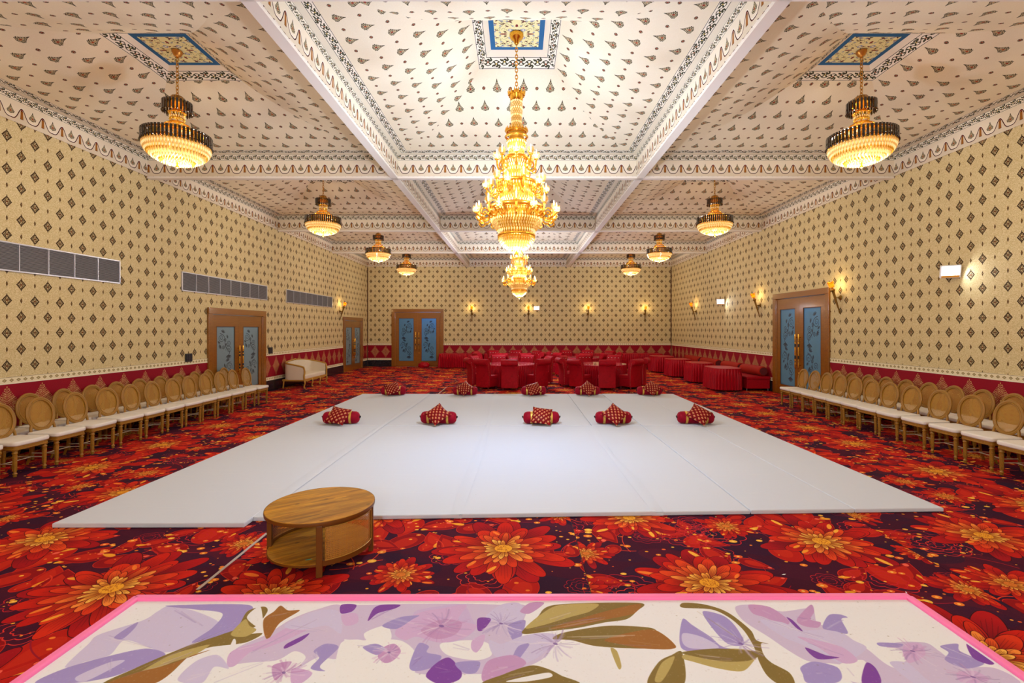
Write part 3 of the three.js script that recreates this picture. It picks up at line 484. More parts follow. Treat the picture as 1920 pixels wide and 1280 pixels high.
// white tape over the left seam, in the two stretches that show
for (const [d0, d1] of [[3.72, 4.75], [14.9, 16.6]]) tag(obj('seam_tape', box(0.026, 0.003, d1 - d0, -2.46, 0.0015, -(d0 + d1) / 2), mat({ color: 0xb8aaa4, roughness: 0.7 })), d0 < 10 ? 'strip of white tape on the carpet seam beside the round cane coffee table' : 'strip of white tape on the carpet left of the red dining tables', 'tape');

// walls with their door openings
function wallGeo(a0, a1, holes) { const s = rectShape(a0, 0, a1, Y_TOP); for (const [x0, x1, h] of holes) s.holes.push(rectHole(x0, 0.001, x1, h)); return extrude(s, 0.25); }
function wallOf(name, label, side, a0, a1) {
  const f = side === 'right' ? -1 : 1, r0 = f > 0 ? a0 : -a1, r1 = f > 0 ? a1 : -a0;
  const w = struct(name, label, 'wall', wallGeo(r0, r1, doorsOn(side).map((d) => [f * d.a - d.w / 2, f * d.a + d.w / 2, d.h])), M.wall);
  if (side === 'left') { w.position.set(XL - 0.25, 0, 0); w.rotation.y = Math.PI / 2; }
  if (side === 'right') { w.position.set(XR + 0.25, 0, 0); w.rotation.y = -Math.PI / 2; }
  if (side === 'back') w.position.set(0, 0, -DB - 0.25);
  if (side === 'front') { w.position.set(0, 0, -DF + 0.25); w.rotation.y = Math.PI; }
}
wallOf('wall_left', 'left wall papered in gold with dark medallions, long vent grilles set in it', 'left', DF - 0.2, DB + 0.2);
wallOf('wall_right', 'right wall papered in gold with dark medallions and torch lamps', 'right', DF - 0.2, DB + 0.2);
wallOf('wall_back', 'far wall papered in gold with dark medallions behind the dining tables', 'back', XL - 0.2, XR + 0.2);
wallOf('wall_front', 'wall behind the viewer papered in gold with dark medallions', 'front', -XR - 0.2, -XL + 0.2);

// dado bands between the doors: stone skirting, lozenge borders, red damask
let trims = 0;
function strips(side, a0, a1) {
  const ds = doorsOn(side).sort((p, q) => p.a - q.a), cuts = []; let s = a0;
  for (const d of ds) { cuts.push([s, d.a - d.w / 2]); s = d.a + d.w / 2; }
  cuts.push([s, a1]); return cuts;
}
const sideWord = { left: 'left', right: 'right', back: 'far', front: 'rear' };
function band(side, a0, a1, y0, y1, t, m, name, what, category) {
  const o = structGroup(name, what, category); onWall(o, side, 0, y0); if (side === 'front') o.position.x = 0;
  for (const [p, q] of strips(side, a0, a1)) { const f = side === 'right' ? -1 : 1; obj('strip', extrude(rectShape(f > 0 ? p : -q, 0, f > 0 ? q : -p, y1 - y0), t), m, o); }
}
for (const [side, a0, a1] of [['left', DF, DB], ['right', DF, DB], ['back', XL, XR], ['front', -XR, -XL]]) {
  const w = sideWord[side];
  band(side, a0, a1, 0, 0.34, 0.03, M.stone, 'baseboard_' + side, `black veined stone skirting along the ${w} wall`, 'baseboard');
  band(side, a0, a1, 0.34, 0.45, 0.012, M.lozenge, 'trim_' + ++trims, `lower cream lozenge border of the ${w} wall`, 'trim');
  band(side, a0, a1, 0.45, 1.13, 0.006, M.dado, 'trim_' + ++trims, `red damask band along the foot of the ${w} wall`, 'trim');
  band(side, a0, a1, 1.13, 1.24, 0.012, M.lozenge, 'trim_' + ++trims, `upper cream lozenge border of the ${w} wall`, 'trim');
}
for (const [x, w] of [[XL + 0.02, 'left'], [XR - 0.02, 'right']]) struct('trim_' + ++trims, `dark brown corner bead at the far ${w} corner`, 'trim', box(0.04, 5.2, 0.04, x, 2.62, -DB + 0.02), M.cornerTrim);

// ceiling: slab, beams, and in every field between the beams a draped tent of printed cloth
const ceiling = struct('ceiling', 'cream ceiling of draped printed tent cloth between beams', 'ceiling', box(XR - XL + 0.6, 0.2, DB - DF + 0.6, (XL + XR) / 2, Y_TOP + 0.1, -(DB + DF) / 2), M.plaster);
BEAM_X.forEach(([a, b], i) => struct('trim_' + ++trims, `long cream ceiling beam running into the room ${i ? 'right' : 'left'} of the crystal chandeliers`, 'beam', box(b - a, 1.5, DB - DF, (a + b) / 2, Y_BEAM + 0.75, -(DB + DF) / 2), M.plaster));
BAYS.slice(1, -1).forEach((d, i) => struct('trim_' + ++trims, `cream cross beam of the ceiling, ${ORD[i]} from the viewer's end`, 'beam', box(XR - XL, 1.5, 0.13, (XL + XR) / 2, Y_BEAM + 0.75, -d - 0.065), M.plaster));

function tentBay(x0, x1, d0, d1, yTop) {
  const cx = (x0 + x1) / 2, cd = (d0 + d1) / 2, HX = (x1 - x0) / 2, HD = (d1 - d0) / 2, p = 0.43;
  const ph = cx * 3.1 + cd * 1.7;
  const Y = (t, s) => Y_EDGE + (yTop - Y_EDGE) * Math.pow(1 - t, 2.3) + 0.014 * Math.sin(s * 9 + ph) * (1 - s * s) * Math.sin(t * Math.PI) - 0.03 * Math.sin(t * Math.PI) * Math.pow(Math.abs(s), 6);
  // side k: 0 far, 1 near, 2 left, 3 right; s from -1 to 1 along the side, t from 0 (crown) to 1 (edge)
  const pt = (k, s, t) => { const hx = p + (HX - p) * t, hd = p + (HD - p) * t, y = Y(t, s); return k === 0 ? [cx + s * hx, y, -(cd + hd)] : k === 1 ? [cx - s * hx, y, -(cd - hd)] : k === 2 ? [cx - hx, y, -(cd + s * hd)] : [cx + hx, y, -(cd - s * hd)]; };
  const strip = (k, t0, t1, nu, nv, map) => grid(nu, nv, (u, v) => pt(k, u * 2 - 1, t1 + (t0 - t1) * v), (u, v) => { const t = t1 + (t0 - t1) * v, h = k < 2 ? HX : HD; return map(u, v, (u * 2 - 1) * (p + (h - p) * t), (1 - t) * (h - p) * 1.07); });
  const all = (t0, t1, nu, nv, map) => [0, 1, 2, 3].map((k) => strip(k, t0, t1, nu, nv, map));
  const field = (u, v, a, b) => [a, b], bandUv = (u, v, a) => [a, v * 0.14];
  const c = obj('tent_cloth', all(0.10, 0.885, 24, 22, field), M.tent, ceiling);
  obj('tent_border', all(0.885, 0.95, 24, 2, bandUv), M.vine, c);
  obj('tent_edge', [...all(0.95, 1.0, 24, 1, field), ...all(0.0, 0.035, 4, 1, field)], M.tentPlain, c);
  obj('crown_border', all(0.035, 0.10, 4, 2, bandUv), M.vine, c);
  const g = new THREE.BoxGeometry(p * 2, 0.02, p * 2); g.translate(cx, yTop + 0.008, -cd); obj('crown_panel', g, M.crown, c);
  // printed valances on the four faces round the field
  const v0 = 5.285, vh = 0.46, th = 0.012;
  const val = (len, x, z, ry) => { const q = obj('valance', extrude(rectShape(-len / 2, 0, len / 2, vh), th), M.valance, ceiling); q.position.set(x, v0, z); q.rotation.y = ry; };
  val(x1 - x0, cx, -d1, 0); val(x1 - x0, cx, -d0, Math.PI); val(d1 - d0, x0, -cd, Math.PI / 2); val(d1 - d0, x1, -cd, -Math.PI / 2);
}
for (let i = 0; i < BAYS.length - 1; i++) {
  const d0 = BAYS[i] + (i ? 0.13 : 0), d1 = BAYS[i + 1];
  tentBay(XL, BEAM_X[0][0], d0, d1, 6.38); tentBay(BEAM_X[0][1], BEAM_X[1][0], d0, d1, 6.635); tentBay(BEAM_X[1][1], XR, d0, d1, 6.38);
}

// ------------------------------------------------------------------ doors and the passages behind them
DOORS.forEach((d, n) => {
  const g = structGroup('door_' + (n + 1), `wooden double door with etched frosted glass in the ${d.name}`, 'door'); onWall(g, d.side, d.a, 0);
  const W = d.w, H = d.h, fw = 0.17;
  obj('door_frame', [rbox(fw, H - fw + 0.025, 0.3, -W / 2 + fw / 2 - 0.02, (H - fw + 0.025) / 2, -0.1, 0.012), rbox(fw, H - fw + 0.025, 0.3, W / 2 - fw / 2 + 0.02, (H - fw + 0.025) / 2, -0.1, 0.012), rbox(W + 0.04, fw, 0.306, 0, H - fw / 2 + 0.02, -0.098, 0.012),
    rbox(0.05, H - fw, 0.05, -W / 2 + fw, (H - fw) / 2, 0.01, 0.01), rbox(0.05, H - fw, 0.05, W / 2 - fw, (H - fw) / 2, 0.01, 0.01)], M.door, g);
  const lw = (W - 2 * fw) / 2 + 0.01, lh = H - fw + 0.01, st = 0.19;
  for (const s of [-1, 1]) {
    const x0 = s < 0 ? -lw : 0.004, sh = rectShape(x0, 0.012, x0 + lw - 0.004, lh); const px0 = x0 + st, px1 = x0 + lw - st - 0.004, py0 = 0.28, py1 = lh - 0.3;
    sh.holes.push(rectHole(px0, py0, px1, py1));
    const leaf = obj('door_leaf', at(extrude(sh, 0.035, 0.006, 1), 0, 0, -0.03), M.door, g);
    const pane = new THREE.BoxGeometry(px1 - px0 + 0.02, py1 - py0 + 0.02, 0.008); pane.translate((px0 + px1) / 2, (py0 + py1) / 2, -0.015);
    obj('glass_pane', pane, mat({ map: d.glass, roughness: 0.55, transmission: 0.5 }), leaf);
    obj('glazing_bead', [box(0.02, py1 - py0, 0.014, px0 + 0.01, (py0 + py1) / 2, 0.006), box(0.02, py1 - py0, 0.014, px1 - 0.01, (py0 + py1) / 2, 0.006), box(px1 - px0, 0.02, 0.014, (px0 + px1) / 2, py0 + 0.01, 0.006), box(px1 - px0, 0.02, 0.014, (px0 + px1) / 2, py1 - 0.01, 0.006)], M.mangoDark, leaf);
    const hx = s * 0.085, hy = H * 0.44, hl = H * 0.33;
    const handle = obj('pull_handle', [lathe([[0.006, -hl / 2], [0.02, -hl / 2 + 0.02], [0.024, -hl / 2 + 0.16], [0.015, -hl / 2 + 0.2], [0.024, -hl / 2 + 0.23], [0.016, -0.12], [0.026, -0.09], [0.018, -0.03], [0.026, 0], [0.018, 0.03], [0.026, 0.09], [0.016, 0.12], [0.024, hl / 2 - 0.23], [0.015, hl / 2 - 0.2], [0.024, hl / 2 - 0.16], [0.02, hl / 2 - 0.02], [0.006, hl / 2]], 10, hx, hy, 0.075), cyl(0.012, 0.012, 0.08, hx, hy + hl * 0.4, 0.04, 8, Math.PI / 2), cyl(0.012, 0.012, 0.08, hx, hy - hl * 0.4, 0.04, 8, Math.PI / 2)], M.brass, leaf);
    obj('dark_grip', [cyl(0.021, 0.021, hl * 0.17, hx, hy + hl * 0.21, 0.075, 10), cyl(0.021, 0.021, hl * 0.17, hx, hy - hl * 0.21, 0.075, 10)], M.blackWood, handle.parent);
    if (s > 0) obj('door_knob', [ball(0.03, hx, hy - hl * 0.62, 0.06), cyl(0.01, 0.01, 0.05, hx, hy - hl * 0.62, 0.03, 8, Math.PI / 2)], M.brass, leaf);
  }
  // a shallow lit passage behind the glass
  const pd = 1.1, ps = structGroup('wall_passage_' + (n + 1), `pale passage behind the glass door in the ${d.name}`, 'passage'); onWall(ps, d.side, d.a, 0);
  obj('passage_shell', [box(W + 0.6, 0.1, pd, 0, -0.05, -0.26 - pd / 2), box(W + 0.6, 0.1, pd, 0, H + 0.25, -0.26 - pd / 2), box(0.1, H + 0.3, pd, -W / 2 - 0.3, H / 2 + 0.1, -0.26 - pd / 2), box(0.1, H + 0.3, pd, W / 2 + 0.3, H / 2 + 0.1, -0.26 - pd / 2), box(W + 0.7, H + 0.4, 0.1, 0, H / 2 + 0.1, -0.26 - pd)], M.passage, ps);
  const lx = n === 2 ? 0.75 : 0.2;
  obj('passage_lamp', cyl(0.09, 0.09, 0.05, lx, H + 0.16, -0.75, 16), mat({ color: 0xffffff, emissive: d.tint, emissiveIntensity: 3 }), ps);
  lamp(ps, lx, H + 0.05, -0.75, d.tint, POWER.passage * d.power, 0.08);
});
// ------------------------------------------------------------------ stage with the floral cloth, right in front of the viewer
{
  const st = thing('stage', 'low stage covered in a lilac and olive floral cloth with pink edging', 'stage', [0, 0, 0]);
  const x0 = -2.4, x1 = 2.46, d0 = -2.2, d1 = 3.06, h = 0.3;
  obj('stage_body', box(x1 - x0 - 0.02, h - 0.012, d1 - d0 - 0.02, (x0 + x1) / 2, (h - 0.012) / 2, -(d0 + d1) / 2), M.stageSide, st);
  const g = new THREE.BoxGeometry(x1 - x0, 0.012, d1 - d0); g.translate((x0 + x1) / 2, h - 0.006, -(d0 + d1) / 2);
  const p = g.attributes.position, uv = g.attributes.uv; for (let k = 0; k < p.count; k++) uv.setXY(k, p.getX(k) + RUG_W / 2, RUG_D - 3.06 - p.getZ(k));
  obj('floral_cloth', g, M.rug, st);
  const roll = (len, x, d, ry, tilt) => obj('pink_edging', at(new RoundedBoxGeometry(len, 0.03, 0.05, 3, 0.013), x, h + 0.006, -d, 0, ry, tilt), M.pink, st);
  roll(x1 - x0 + 0.03, (x0 + x1) / 2, d1, 0.004, 0); roll(d1 - d0, x0, (d0 + d1) / 2, Math.PI / 2, 0); roll(d1 - d0, x1, (d0 + d1) / 2, Math.PI / 2, 0);
}

// ------------------------------------------------------------------ white cloth-covered floor mattresses, laid edge to edge in two rows
{
  const cols = [-4.68, -2.75, -0.63, 1.48, 2.5, 3.65, 4.65], names = ['leftmost', 'second from the left', 'third from the left', 'fourth from the left', 'fifth from the left', 'rightmost'];
  for (const row of [0, 1]) for (let i = 0; i < 6; i++) {
    const back = row === 1; let a = cols[i] + 0.005 + 0.012, b = cols[i + 1] - 0.005 - 0.012; const sk = (x) => 4.98 + (x + 4.65) * 0.036;
    const f0 = back ? 9.825 : sk(a) - (i === 0 ? 0.1 : 0), f1 = back ? 9.825 : sk(b) - (i === 0 ? 0.16 : 0), e = back ? 14.55 : 9.77, th = [0.05, 0.044, 0.047, 0.043, 0.046, 0.044][(i + row * 2) % 6];
    const sh = poly([[a, f0], [b, f1], [b, e], [a, e]]);
    const geo = extrude(sh, th - 0.024, 0.012, 3); geo.rotateX(-Math.PI / 2); geo.translate(0, 0.012, 0);
    // the shape's y is depth: rotateX(-90) sends it to -z
    tag(obj('floor_mattress', geo, M.sheet), `white sheeted floor mattress, ${names[i]} in the ${back ? 'far row under the far bolsters' : 'near row'}`, 'mattress', 'white floor mattresses');
  }
  // loose overlaps of the sheets along the seams
  const fold = (x, d0, d1, w) => obj('sheet_fold', grid(8, 60, (u, v) => [x + (u - 0.5) * (w + 0.03 * Math.sin(v * 9)) + 0.03 * Math.sin(v * 5 + x), v === 0 ? 0.002 : v < 0.02 ? 0.044 : 0.0505 + 0.004 * Math.sin(Math.PI * u), -(v < 0.02 ? d0 - 0.016 : d0 + (d1 - d0) * v)], (u, v) => [u * 0.2, v * 3]), M.sheet);
  for (const [x, d0, d1, w, l] of [[-2.74, 5.06, 14.5, 0.14, 'left'], [-0.64, 5.13, 14.5, 0.12, 'middle'], [1.46, 5.205, 9.74, 0.12, 'right']]) tag(fold(x, d0, d1, w), `narrow overlapping fold of white sheet along the ${l} seam of the floor mattresses`, 'sheet');
}

// ------------------------------------------------------------------ round cane coffee table
{
  const t = thing('coffee_table', 'round wooden coffee table with cane sides standing before the white mattresses', 'table', [-1.75, 0, -4.31]);
  const disc = (r, y0, y1) => { const g = extrude((() => { const s = new THREE.Shape(); s.absarc(0, 0, r, 0, TAU); return s; })(), y1 - y0 - 0.01, 0.005, 2, 48); g.rotateX(-Math.PI / 2); g.rotateY(R(35)); g.translate(0, y0 + 0.005, 0); return g; };
  obj('table_top', disc(0.45, 0.417, 0.45), M.mango, t); obj('top_edge_band', lathe([[0.4565, 0.419], [0.4585, 0.434], [0.4565, 0.448]], 64), M.mangoDark, t);
  obj('shelf', disc(0.425, 0.085, 0.107), M.mango, t); obj('shelf_edge_band', lathe([[0.4315, 0.086], [0.433, 0.096], [0.4315, 0.106]], 64), M.mangoDark, t);
  const A = [-70, 10, 110, 190], P = (deg, r) => [Math.cos(R(deg)) * r, -Math.sin(R(deg)) * r];
  for (const a of A) { const [x, z] = P(a, 0.425); obj('leg', rbox(0.04, 0.417, 0.05, x, 0.2085, z, 0.006, 2, 0, R(a)), M.mangoDark, t); }
  for (const [a0, a1] of [[-70, 10], [110, 190]]) {
    const arc = (r, y0, y1, nv, f) => grid(28, nv, (u, v) => { const [x, z] = P(a0 + f + (a1 - a0 - 2 * f) * u, r); return [x, y0 + (y1 - y0) * v, z]; }, (u, v) => [u * 0.6, y0 + (y1 - y0) * v]);
    const panel = obj('cane_panel', arc(0.428, 0.12, 0.4, 1, 6), M.caneTable, t);
    for (const [y0, y1] of [[0.085, 0.13], [0.392, 0.417]]) obj('panel_rail', [arc(0.434, y0, y1, 1, 3), arc(0.42, y0, y1, 1, 3), grid(28, 1, (u, v) => { const [x, z] = P(a0 + 3 + (a1 - a0 - 6) * u, 0.42 + 0.014 * v); return [x, y1, z]; }), grid(28, 1, (u, v) => { const [x, z] = P(a0 + 3 + (a1 - a0 - 6) * u, 0.42 + 0.014 * v); return [x, y0, z]; })], M.mangoDark, panel);
    const bead = (y) => tube(Array.from({ length: 15 }, (_, i) => { const [x, z] = P(a0 + 6 + (a1 - a0 - 12) * i / 14, 0.435); return [x, y, z]; }), 0.004, 40, 5), stile = (deg) => { const [x, z] = P(deg, 0.435); return cyl(0.004, 0.004, 0.265, x, 0.262, z, 6); };
    obj('cane_beading', [bead(0.13), bead(0.394), stile(a0 + 6), stile(a1 - 6)], M.goldPaint, panel);
  }
  const leafShape = poly([[-0.03, -0.004], [0, -0.012], [0.03, 0.002], [0.004, 0.008]]);
  const leaf = (x, y, z, s, ry, m, label) => { const g = extrude(leafShape, 0.002); g.rotateX(-Math.PI / 2); const o = obj('paper_scrap', at(g, 0, 0, 0, 0, ry, 0, s, 1, s), m); o.position.set(x, y, z); tag(o, label, 'scrap'); };
  leaf(-1.72, 0.1075, -3.98, 0.9, 0.3, mat({ color: 0x3aa08a, roughness: 0.6 }), 'turquoise paper scrap lying on the shelf of the cane coffee table');
  leaf(-1.74, 0.0005, -3.86, 0.9, 0.9, mat({ color: 0xc9a92e, roughness: 0.6 }), 'small yellow scrap on the carpet under the cane coffee table');
  leaf(2.16, 0.0005, -3.95, 0.7, 0.2, M.white, 'white paper scrap on the carpet between two orange blossoms');
  leaf(2.94, 0.0005, -3.68, 0.45, 1.2, M.white, 'tiny white scrap on the carpet near the stage corner');
}

// ------------------------------------------------------------------ gold oval-backed chairs along both walls
function makeChair(label, group) {
  const t = thing('oval_back_chair', label, 'chair', [0, 0, 0], 0, group);      // faces +z
  // seat
  const sh = new THREE.Shape(); sh.moveTo(-0.2, -0.2); sh.lineTo(0.2, -0.2); sh.quadraticCurveTo(0.22, -0.2, 0.222, -0.15); sh.lineTo(0.234, 0.19); sh.quadraticCurveTo(0.234, 0.225, 0.2, 0.23); sh.quadraticCurveTo(0, 0.25, -0.2, 0.23); sh.quadraticCurveTo(-0.234, 0.225, -0.234, 0.19); sh.lineTo(-0.222, -0.15); sh.quadraticCurveTo(-0.22, -0.2, -0.2, -0.2);
  const flat = (g, y) => { g.rotateX(Math.PI / 2); g.scale(1, -1, 1); const i = g.attributes.position; const a = i.array; for (let k = 0; k < a.length; k += 9) for (let c = 0; c < 3; c++) { const q = a[k + 3 + c]; a[k + 3 + c] = a[k + 6 + c]; a[k + 6 + c] = q; } g.computeVertexNormals(); g.translate(0, y, 0); return g; };
  const cush = flat(extrude(sh, 0.022, 0.02, 4, 8), 0.435);
  { const p = cush.attributes.position; for (let i = 0; i < p.count; i++) { const x = p.getX(i) / 0.24, z = p.getZ(i) / 0.24; if (p.getY(i) > 0.46) p.setY(i, p.getY(i) + 0.012 * Math.max(0, 1 - x * x) * Math.max(0, 1 - z * z)); } }
  obj('seat_cushion', toCreasedNormals(cush, 0.9), M.seat, t);
  obj('seat_frame', [flat(extrude(sh, 0.045, 0.004, 1, 8), 0.375), at(flat(extrude(sh, 0.012, 0.004, 1, 8), 0.366), 0, 0, 0, 0, 0, 0, 1.015, 1, 1.015)], M.oak, t);
  const turned = [[0, 0], [0.016, 0], [0.022, 0.012], [0.015, 0.026], [0.025, 0.036], [0.025, 0.05], [0.015, 0.058], [0.018, 0.075], [0.027, 0.29], [0.02, 0.302], [0.031, 0.312], [0.031, 0.328], [0.021, 0.336], [0.021, 0.345]];
  for (const s of [-1, 1]) obj('leg', [lathe(turned, 10, s * 0.207, 0, 0.195), ...[0, 1, 2, 3, 4].map((k) => at(new THREE.CylinderGeometry(0.004, 0.003, 0.2, 5), s * 0.207 + Math.cos(k / 5 * TAU) * 0.0225, 0.185, 0.195 + Math.sin(k / 5 * TAU) * 0.0225)), rbox(0.05, 0.07, 0.05, s * 0.207, 0.378, 0.195, 0.006)], M.oak, t);
  for (const s of [-1, 1]) obj('leg', [tube([[s * 0.19, 0, -0.25], [s * 0.19, 0.15, -0.2], [s * 0.188, 0.4, -0.185]], 0.018, 8, 8), rbox(0.045, 0.07, 0.045, s * 0.188, 0.39, -0.185, 0.006)], M.oak, t);
  obj('stretcher', [tube([[-0.2, 0.17, 0.19], [-0.19, 0.17, -0.2]], 0.008, 2, 6), tube([[0.2, 0.17, 0.19], [0.19, 0.17, -0.2]], 0.008, 2, 6), tube([[-0.195, 0.17, 0.02], [0.195, 0.17, 0.02]], 0.008, 2, 6)], M.clear, t);
  // oval back, leaning
  const lean = -0.16, by = 0.715, bz = -0.235;
  const oval = (rx, ry, r, dz = 0) => tube(Array.from({ length: 32 }, (_, i) => [Math.cos(i / 32 * TAU) * rx, Math.sin(i / 32 * TAU) * ry, dz]), r, 64, 8, true);
  const lay = (g) => at(g, 0, by, bz, lean);
  obj('back_frame', [lay(oval(0.205, 0.232, 0.021)), lay(at(oval(0.183, 0.21, 0.01), 0, 0, 0.012)), lay(at(oval(0.222, 0.249, 0.008), 0, 0, 0.006))], M.oak, t);
  const disc = new THREE.Shape(); disc.absellipse(0, 0, 0.19, 0.217, 0, TAU); obj('cane_panel', lay(at(norm(new THREE.ShapeGeometry(disc, 32)), 0, 0, 0.002)), M.cane, t);
  for (const s of [-1, 1]) obj('back_post', tube([[s * 0.188, 0.42, -0.187], [s * 0.185, 0.5, -0.2], [s * 0.165, 0.585, -0.213]], 0.018, 8, 8), M.oak, t);
  return t;
}
{
  srand(101);
  let proto = null; const put = (x, d, face, label, group) => { if (!proto) { proto = makeChair(label, group); proto.position.set(x, 0, -d); proto.rotation.y = face; } else dup(proto, [x, 0, -d], face, label, group); };
  const L = Math.PI / 2;
  // centre of seat: front legs stand 0.195 m before it
  [6.13, 6.745, 7.34, 7.92, 8.52, 9.05, 9.59, 10.14, 10.66, 11.2, 11.73, 12.3, 12.9].forEach((d, i) => put(-6.985 + rr(-0.012, 0.012), d, L + rr(-0.05, 0.05), `gold oval-back chair, ${ORD[i]} from the near end of the left front row`, 'gold chairs in the left front row'));
  [7.2, 7.78, 8.38, 8.93, 9.48, 10.04, 10.62, 11.2, 11.75, 12.3, 12.95].forEach((d, i) => put(-7.6 + rr(-0.01, 0.01), d, L + rr(-0.04, 0.04), `gold oval-back chair, ${ORD[i]} from the near end, against the left wall`, 'gold chairs against the left wall'));
  [6.42, 7.01, 7.6, 8.22, 8.83, 9.38, 9.91, 10.43, 10.95, 11.47, 11.99, 12.51].forEach((d, i) => put(6.83 + (d - 7) * 0.05 + rr(-0.01, 0.01), d, -L + rr(-0.03, 0.03), `gold oval-back chair, ${ORD[i]} from the near end of the right front row`, 'gold chairs in the right front row'));
  [7.19, 7.74, 8.27, 8.81, 9.34, 9.88, 10.44, 10.97, 11.51, 12.05].forEach((d, i) => put(7.66 + rr(-0.01, 0.01), d, -L + rr(-0.04, 0.04), `gold oval-back chair, ${ORD[i]} from the near end, against the right wall`, 'gold chairs against the right wall'));
}

// ------------------------------------------------------------------ red skirted tables
function outline(kind, w, d, r, n) {              // points with outward normals, evenly spaced
  const pts = [];
  if (kind === 'round') { for (let i = 0; i <= n; i++) { const a = i / n * TAU; pts.push([Math.cos(a) * w, Math.sin(a) * w, Math.cos(a), Math.sin(a)]); } return { pts, len: TAU * w }; }
  const raw = [], hw = w / 2 - r, hd = d / 2 - r;
  const corner = (cx, cz, a0) => { for (let i = 0; i <= 16; i++) { const a = a0 + i / 16 * Math.PI / 2; raw.push([cx + Math.cos(a) * r, cz + Math.sin(a) * r, Math.cos(a), Math.sin(a)]); } };
  corner(hw, hd, 0); corner(-hw, hd, Math.PI / 2); corner(-hw, -hd, Math.PI); corner(hw, -hd, Math.PI * 1.5); raw.push(raw[0]);
  const acc = [0]; for (let i = 1; i < raw.length; i++) acc.push(acc[i - 1] + Math.hypot(raw[i][0] - raw[i - 1][0], raw[i][1] - raw[i - 1][1]));
  const len = acc[acc.length - 1]; let k = 0;
  for (let i = 0; i <= n; i++) { const s = i / n * len; while (k < raw.length - 2 && acc[k + 1] < s) k++; const f = Math.min(1, (s - acc[k]) / Math.max(1e-9, acc[k + 1] - acc[k])); pts.push([0, 1, 2, 3].map((q) => raw[k][q] + (raw[k + 1][q] - raw[k][q]) * f)); }
  return { pts, len };
}
function skirtedTable(t, kind, w, d, r, h, clear, topMat, pleat = 0.085) {
  const per = outline(kind, w, d, r, 4).len, pleats = Math.round(per / pleat), n = pleats * 6, { pts } = outline(kind, w, d, r, n), rows = [[h - 0.004, 0], [h - 0.1, 0.3], [h - 0.22, 0.9], [(h + clear) / 2, 1.1], [clear, 1.4]];
  obj('skirt', grid(n, rows.length - 1, (u, v) => { const i = Math.round(u * n), [y, k] = rows[Math.round(v * (rows.length - 1))], q = pts[i], ph = (i % 6) / 6 * TAU, off = k * 0.03 * (Math.sin(ph) + 0.4 * Math.sin(2 * ph + i * 0.13)) + (k > 0 ? 0.008 : 0); return [q[0] + q[2] * off, y, q[1] + q[3] * off]; }), M.satin, t);
  const s = new THREE.Shape(); pts.forEach((q, i) => { if (i % 3 === 0) (i ? s.lineTo(q[0], q[1]) : s.moveTo(q[0], q[1])); }); s.closePath();
  const g = extrude(s, 0.012, 0.006, 2); g.rotateX(-Math.PI / 2); g.translate(0, h - 0.012, 0); obj('table_top', g, topMat, t);
  obj('pedestal', [cyl(0.05, 0.05, h - 0.04, 0, (h - 0.04) / 2 + 0.01, 0, 10), cyl(0.2, 0.24, 0.03, 0, 0.015, 0, 16)], M.steel, t);
  return t;
}
// red tufted dining chair, back rolled over; faces +z
function makeRedChair(label, group) {
  const t = thing('tufted_dining_chair', label, 'chair', [0, 0, 0], 0, group), W = 0.54;
  const side = new THREE.Shape(); side.moveTo(-0.2, 0.1); side.lineTo(-0.3, 0.1); side.bezierCurveTo(-0.3, 0.4, -0.27, 0.6, -0.34, 0.82); side.bezierCurveTo(-0.42, 0.8, -0.46, 0.86, -0.44, 0.93); side.bezierCurveTo(-0.41, 1.0, -0.31, 1.01, -0.26, 0.95); side.bezierCurveTo(-0.2, 0.85, -0.17, 0.6, -0.18, 0.46); side.lineTo(-0.2, 0.1);
  const g = extrude(side, W - 0.03, 0.015, 2, 10); g.rotateY(-Math.PI / 2); g.translate(W / 2 - 0.015, 0, 0);
  obj('backrest', toCreasedNormals(g, 0.7), M.velvet, t);
  obj('seat', rbox(W, 0.13, 0.4, 0, 0.405, 0.0, 0.035, 4), M.velvet, t); obj('seat_base', rbox(W - 0.02, 0.26, 0.38, 0, 0.22, -0.01, 0.012), M.velvet, t);
  for (const [x, z] of [[-0.22, 0.14], [0.22, 0.14], [-0.22, -0.25], [0.22, -0.25]]) obj('leg', cyl(0.03, 0.022, 0.105, x, 0.0525, z, 8), M.darkRed, t);
  const bt = []; for (let r = 0; r < 4; r++) for (let k = 0; k < 4 - (r % 2); k++) { const y = 0.9 - r * 0.105, z = -0.262 + 0.06 * (1 - (y - 0.6) / 0.35) + (y > 0.85 ? -0.0 : 0.012); bt.push(ball(0.013, (k - (3 - (r % 2)) / 2) * 0.13, y, z + (y > 0.85 ? 0.045 : 0.02), 1, 1, 0.6, 6, 5)); }
  obj('crystal_buttons', bt, M.button, t);
  const nb = []; for (const s of [-1, 1]) for (let k = 0; k < 22; k++) { const y = 0.14 + k * 0.034; nb.push(ball(0.008, s * (W / 2 - 0.004), y, -0.285 + (y > 0.6 ? -(y - 0.6) * 0.2 : 0) + 0.015, 1, 1, 1, 5, 4)); }
  obj('nail_trim', nb, M.nail, t);
  return t;
}
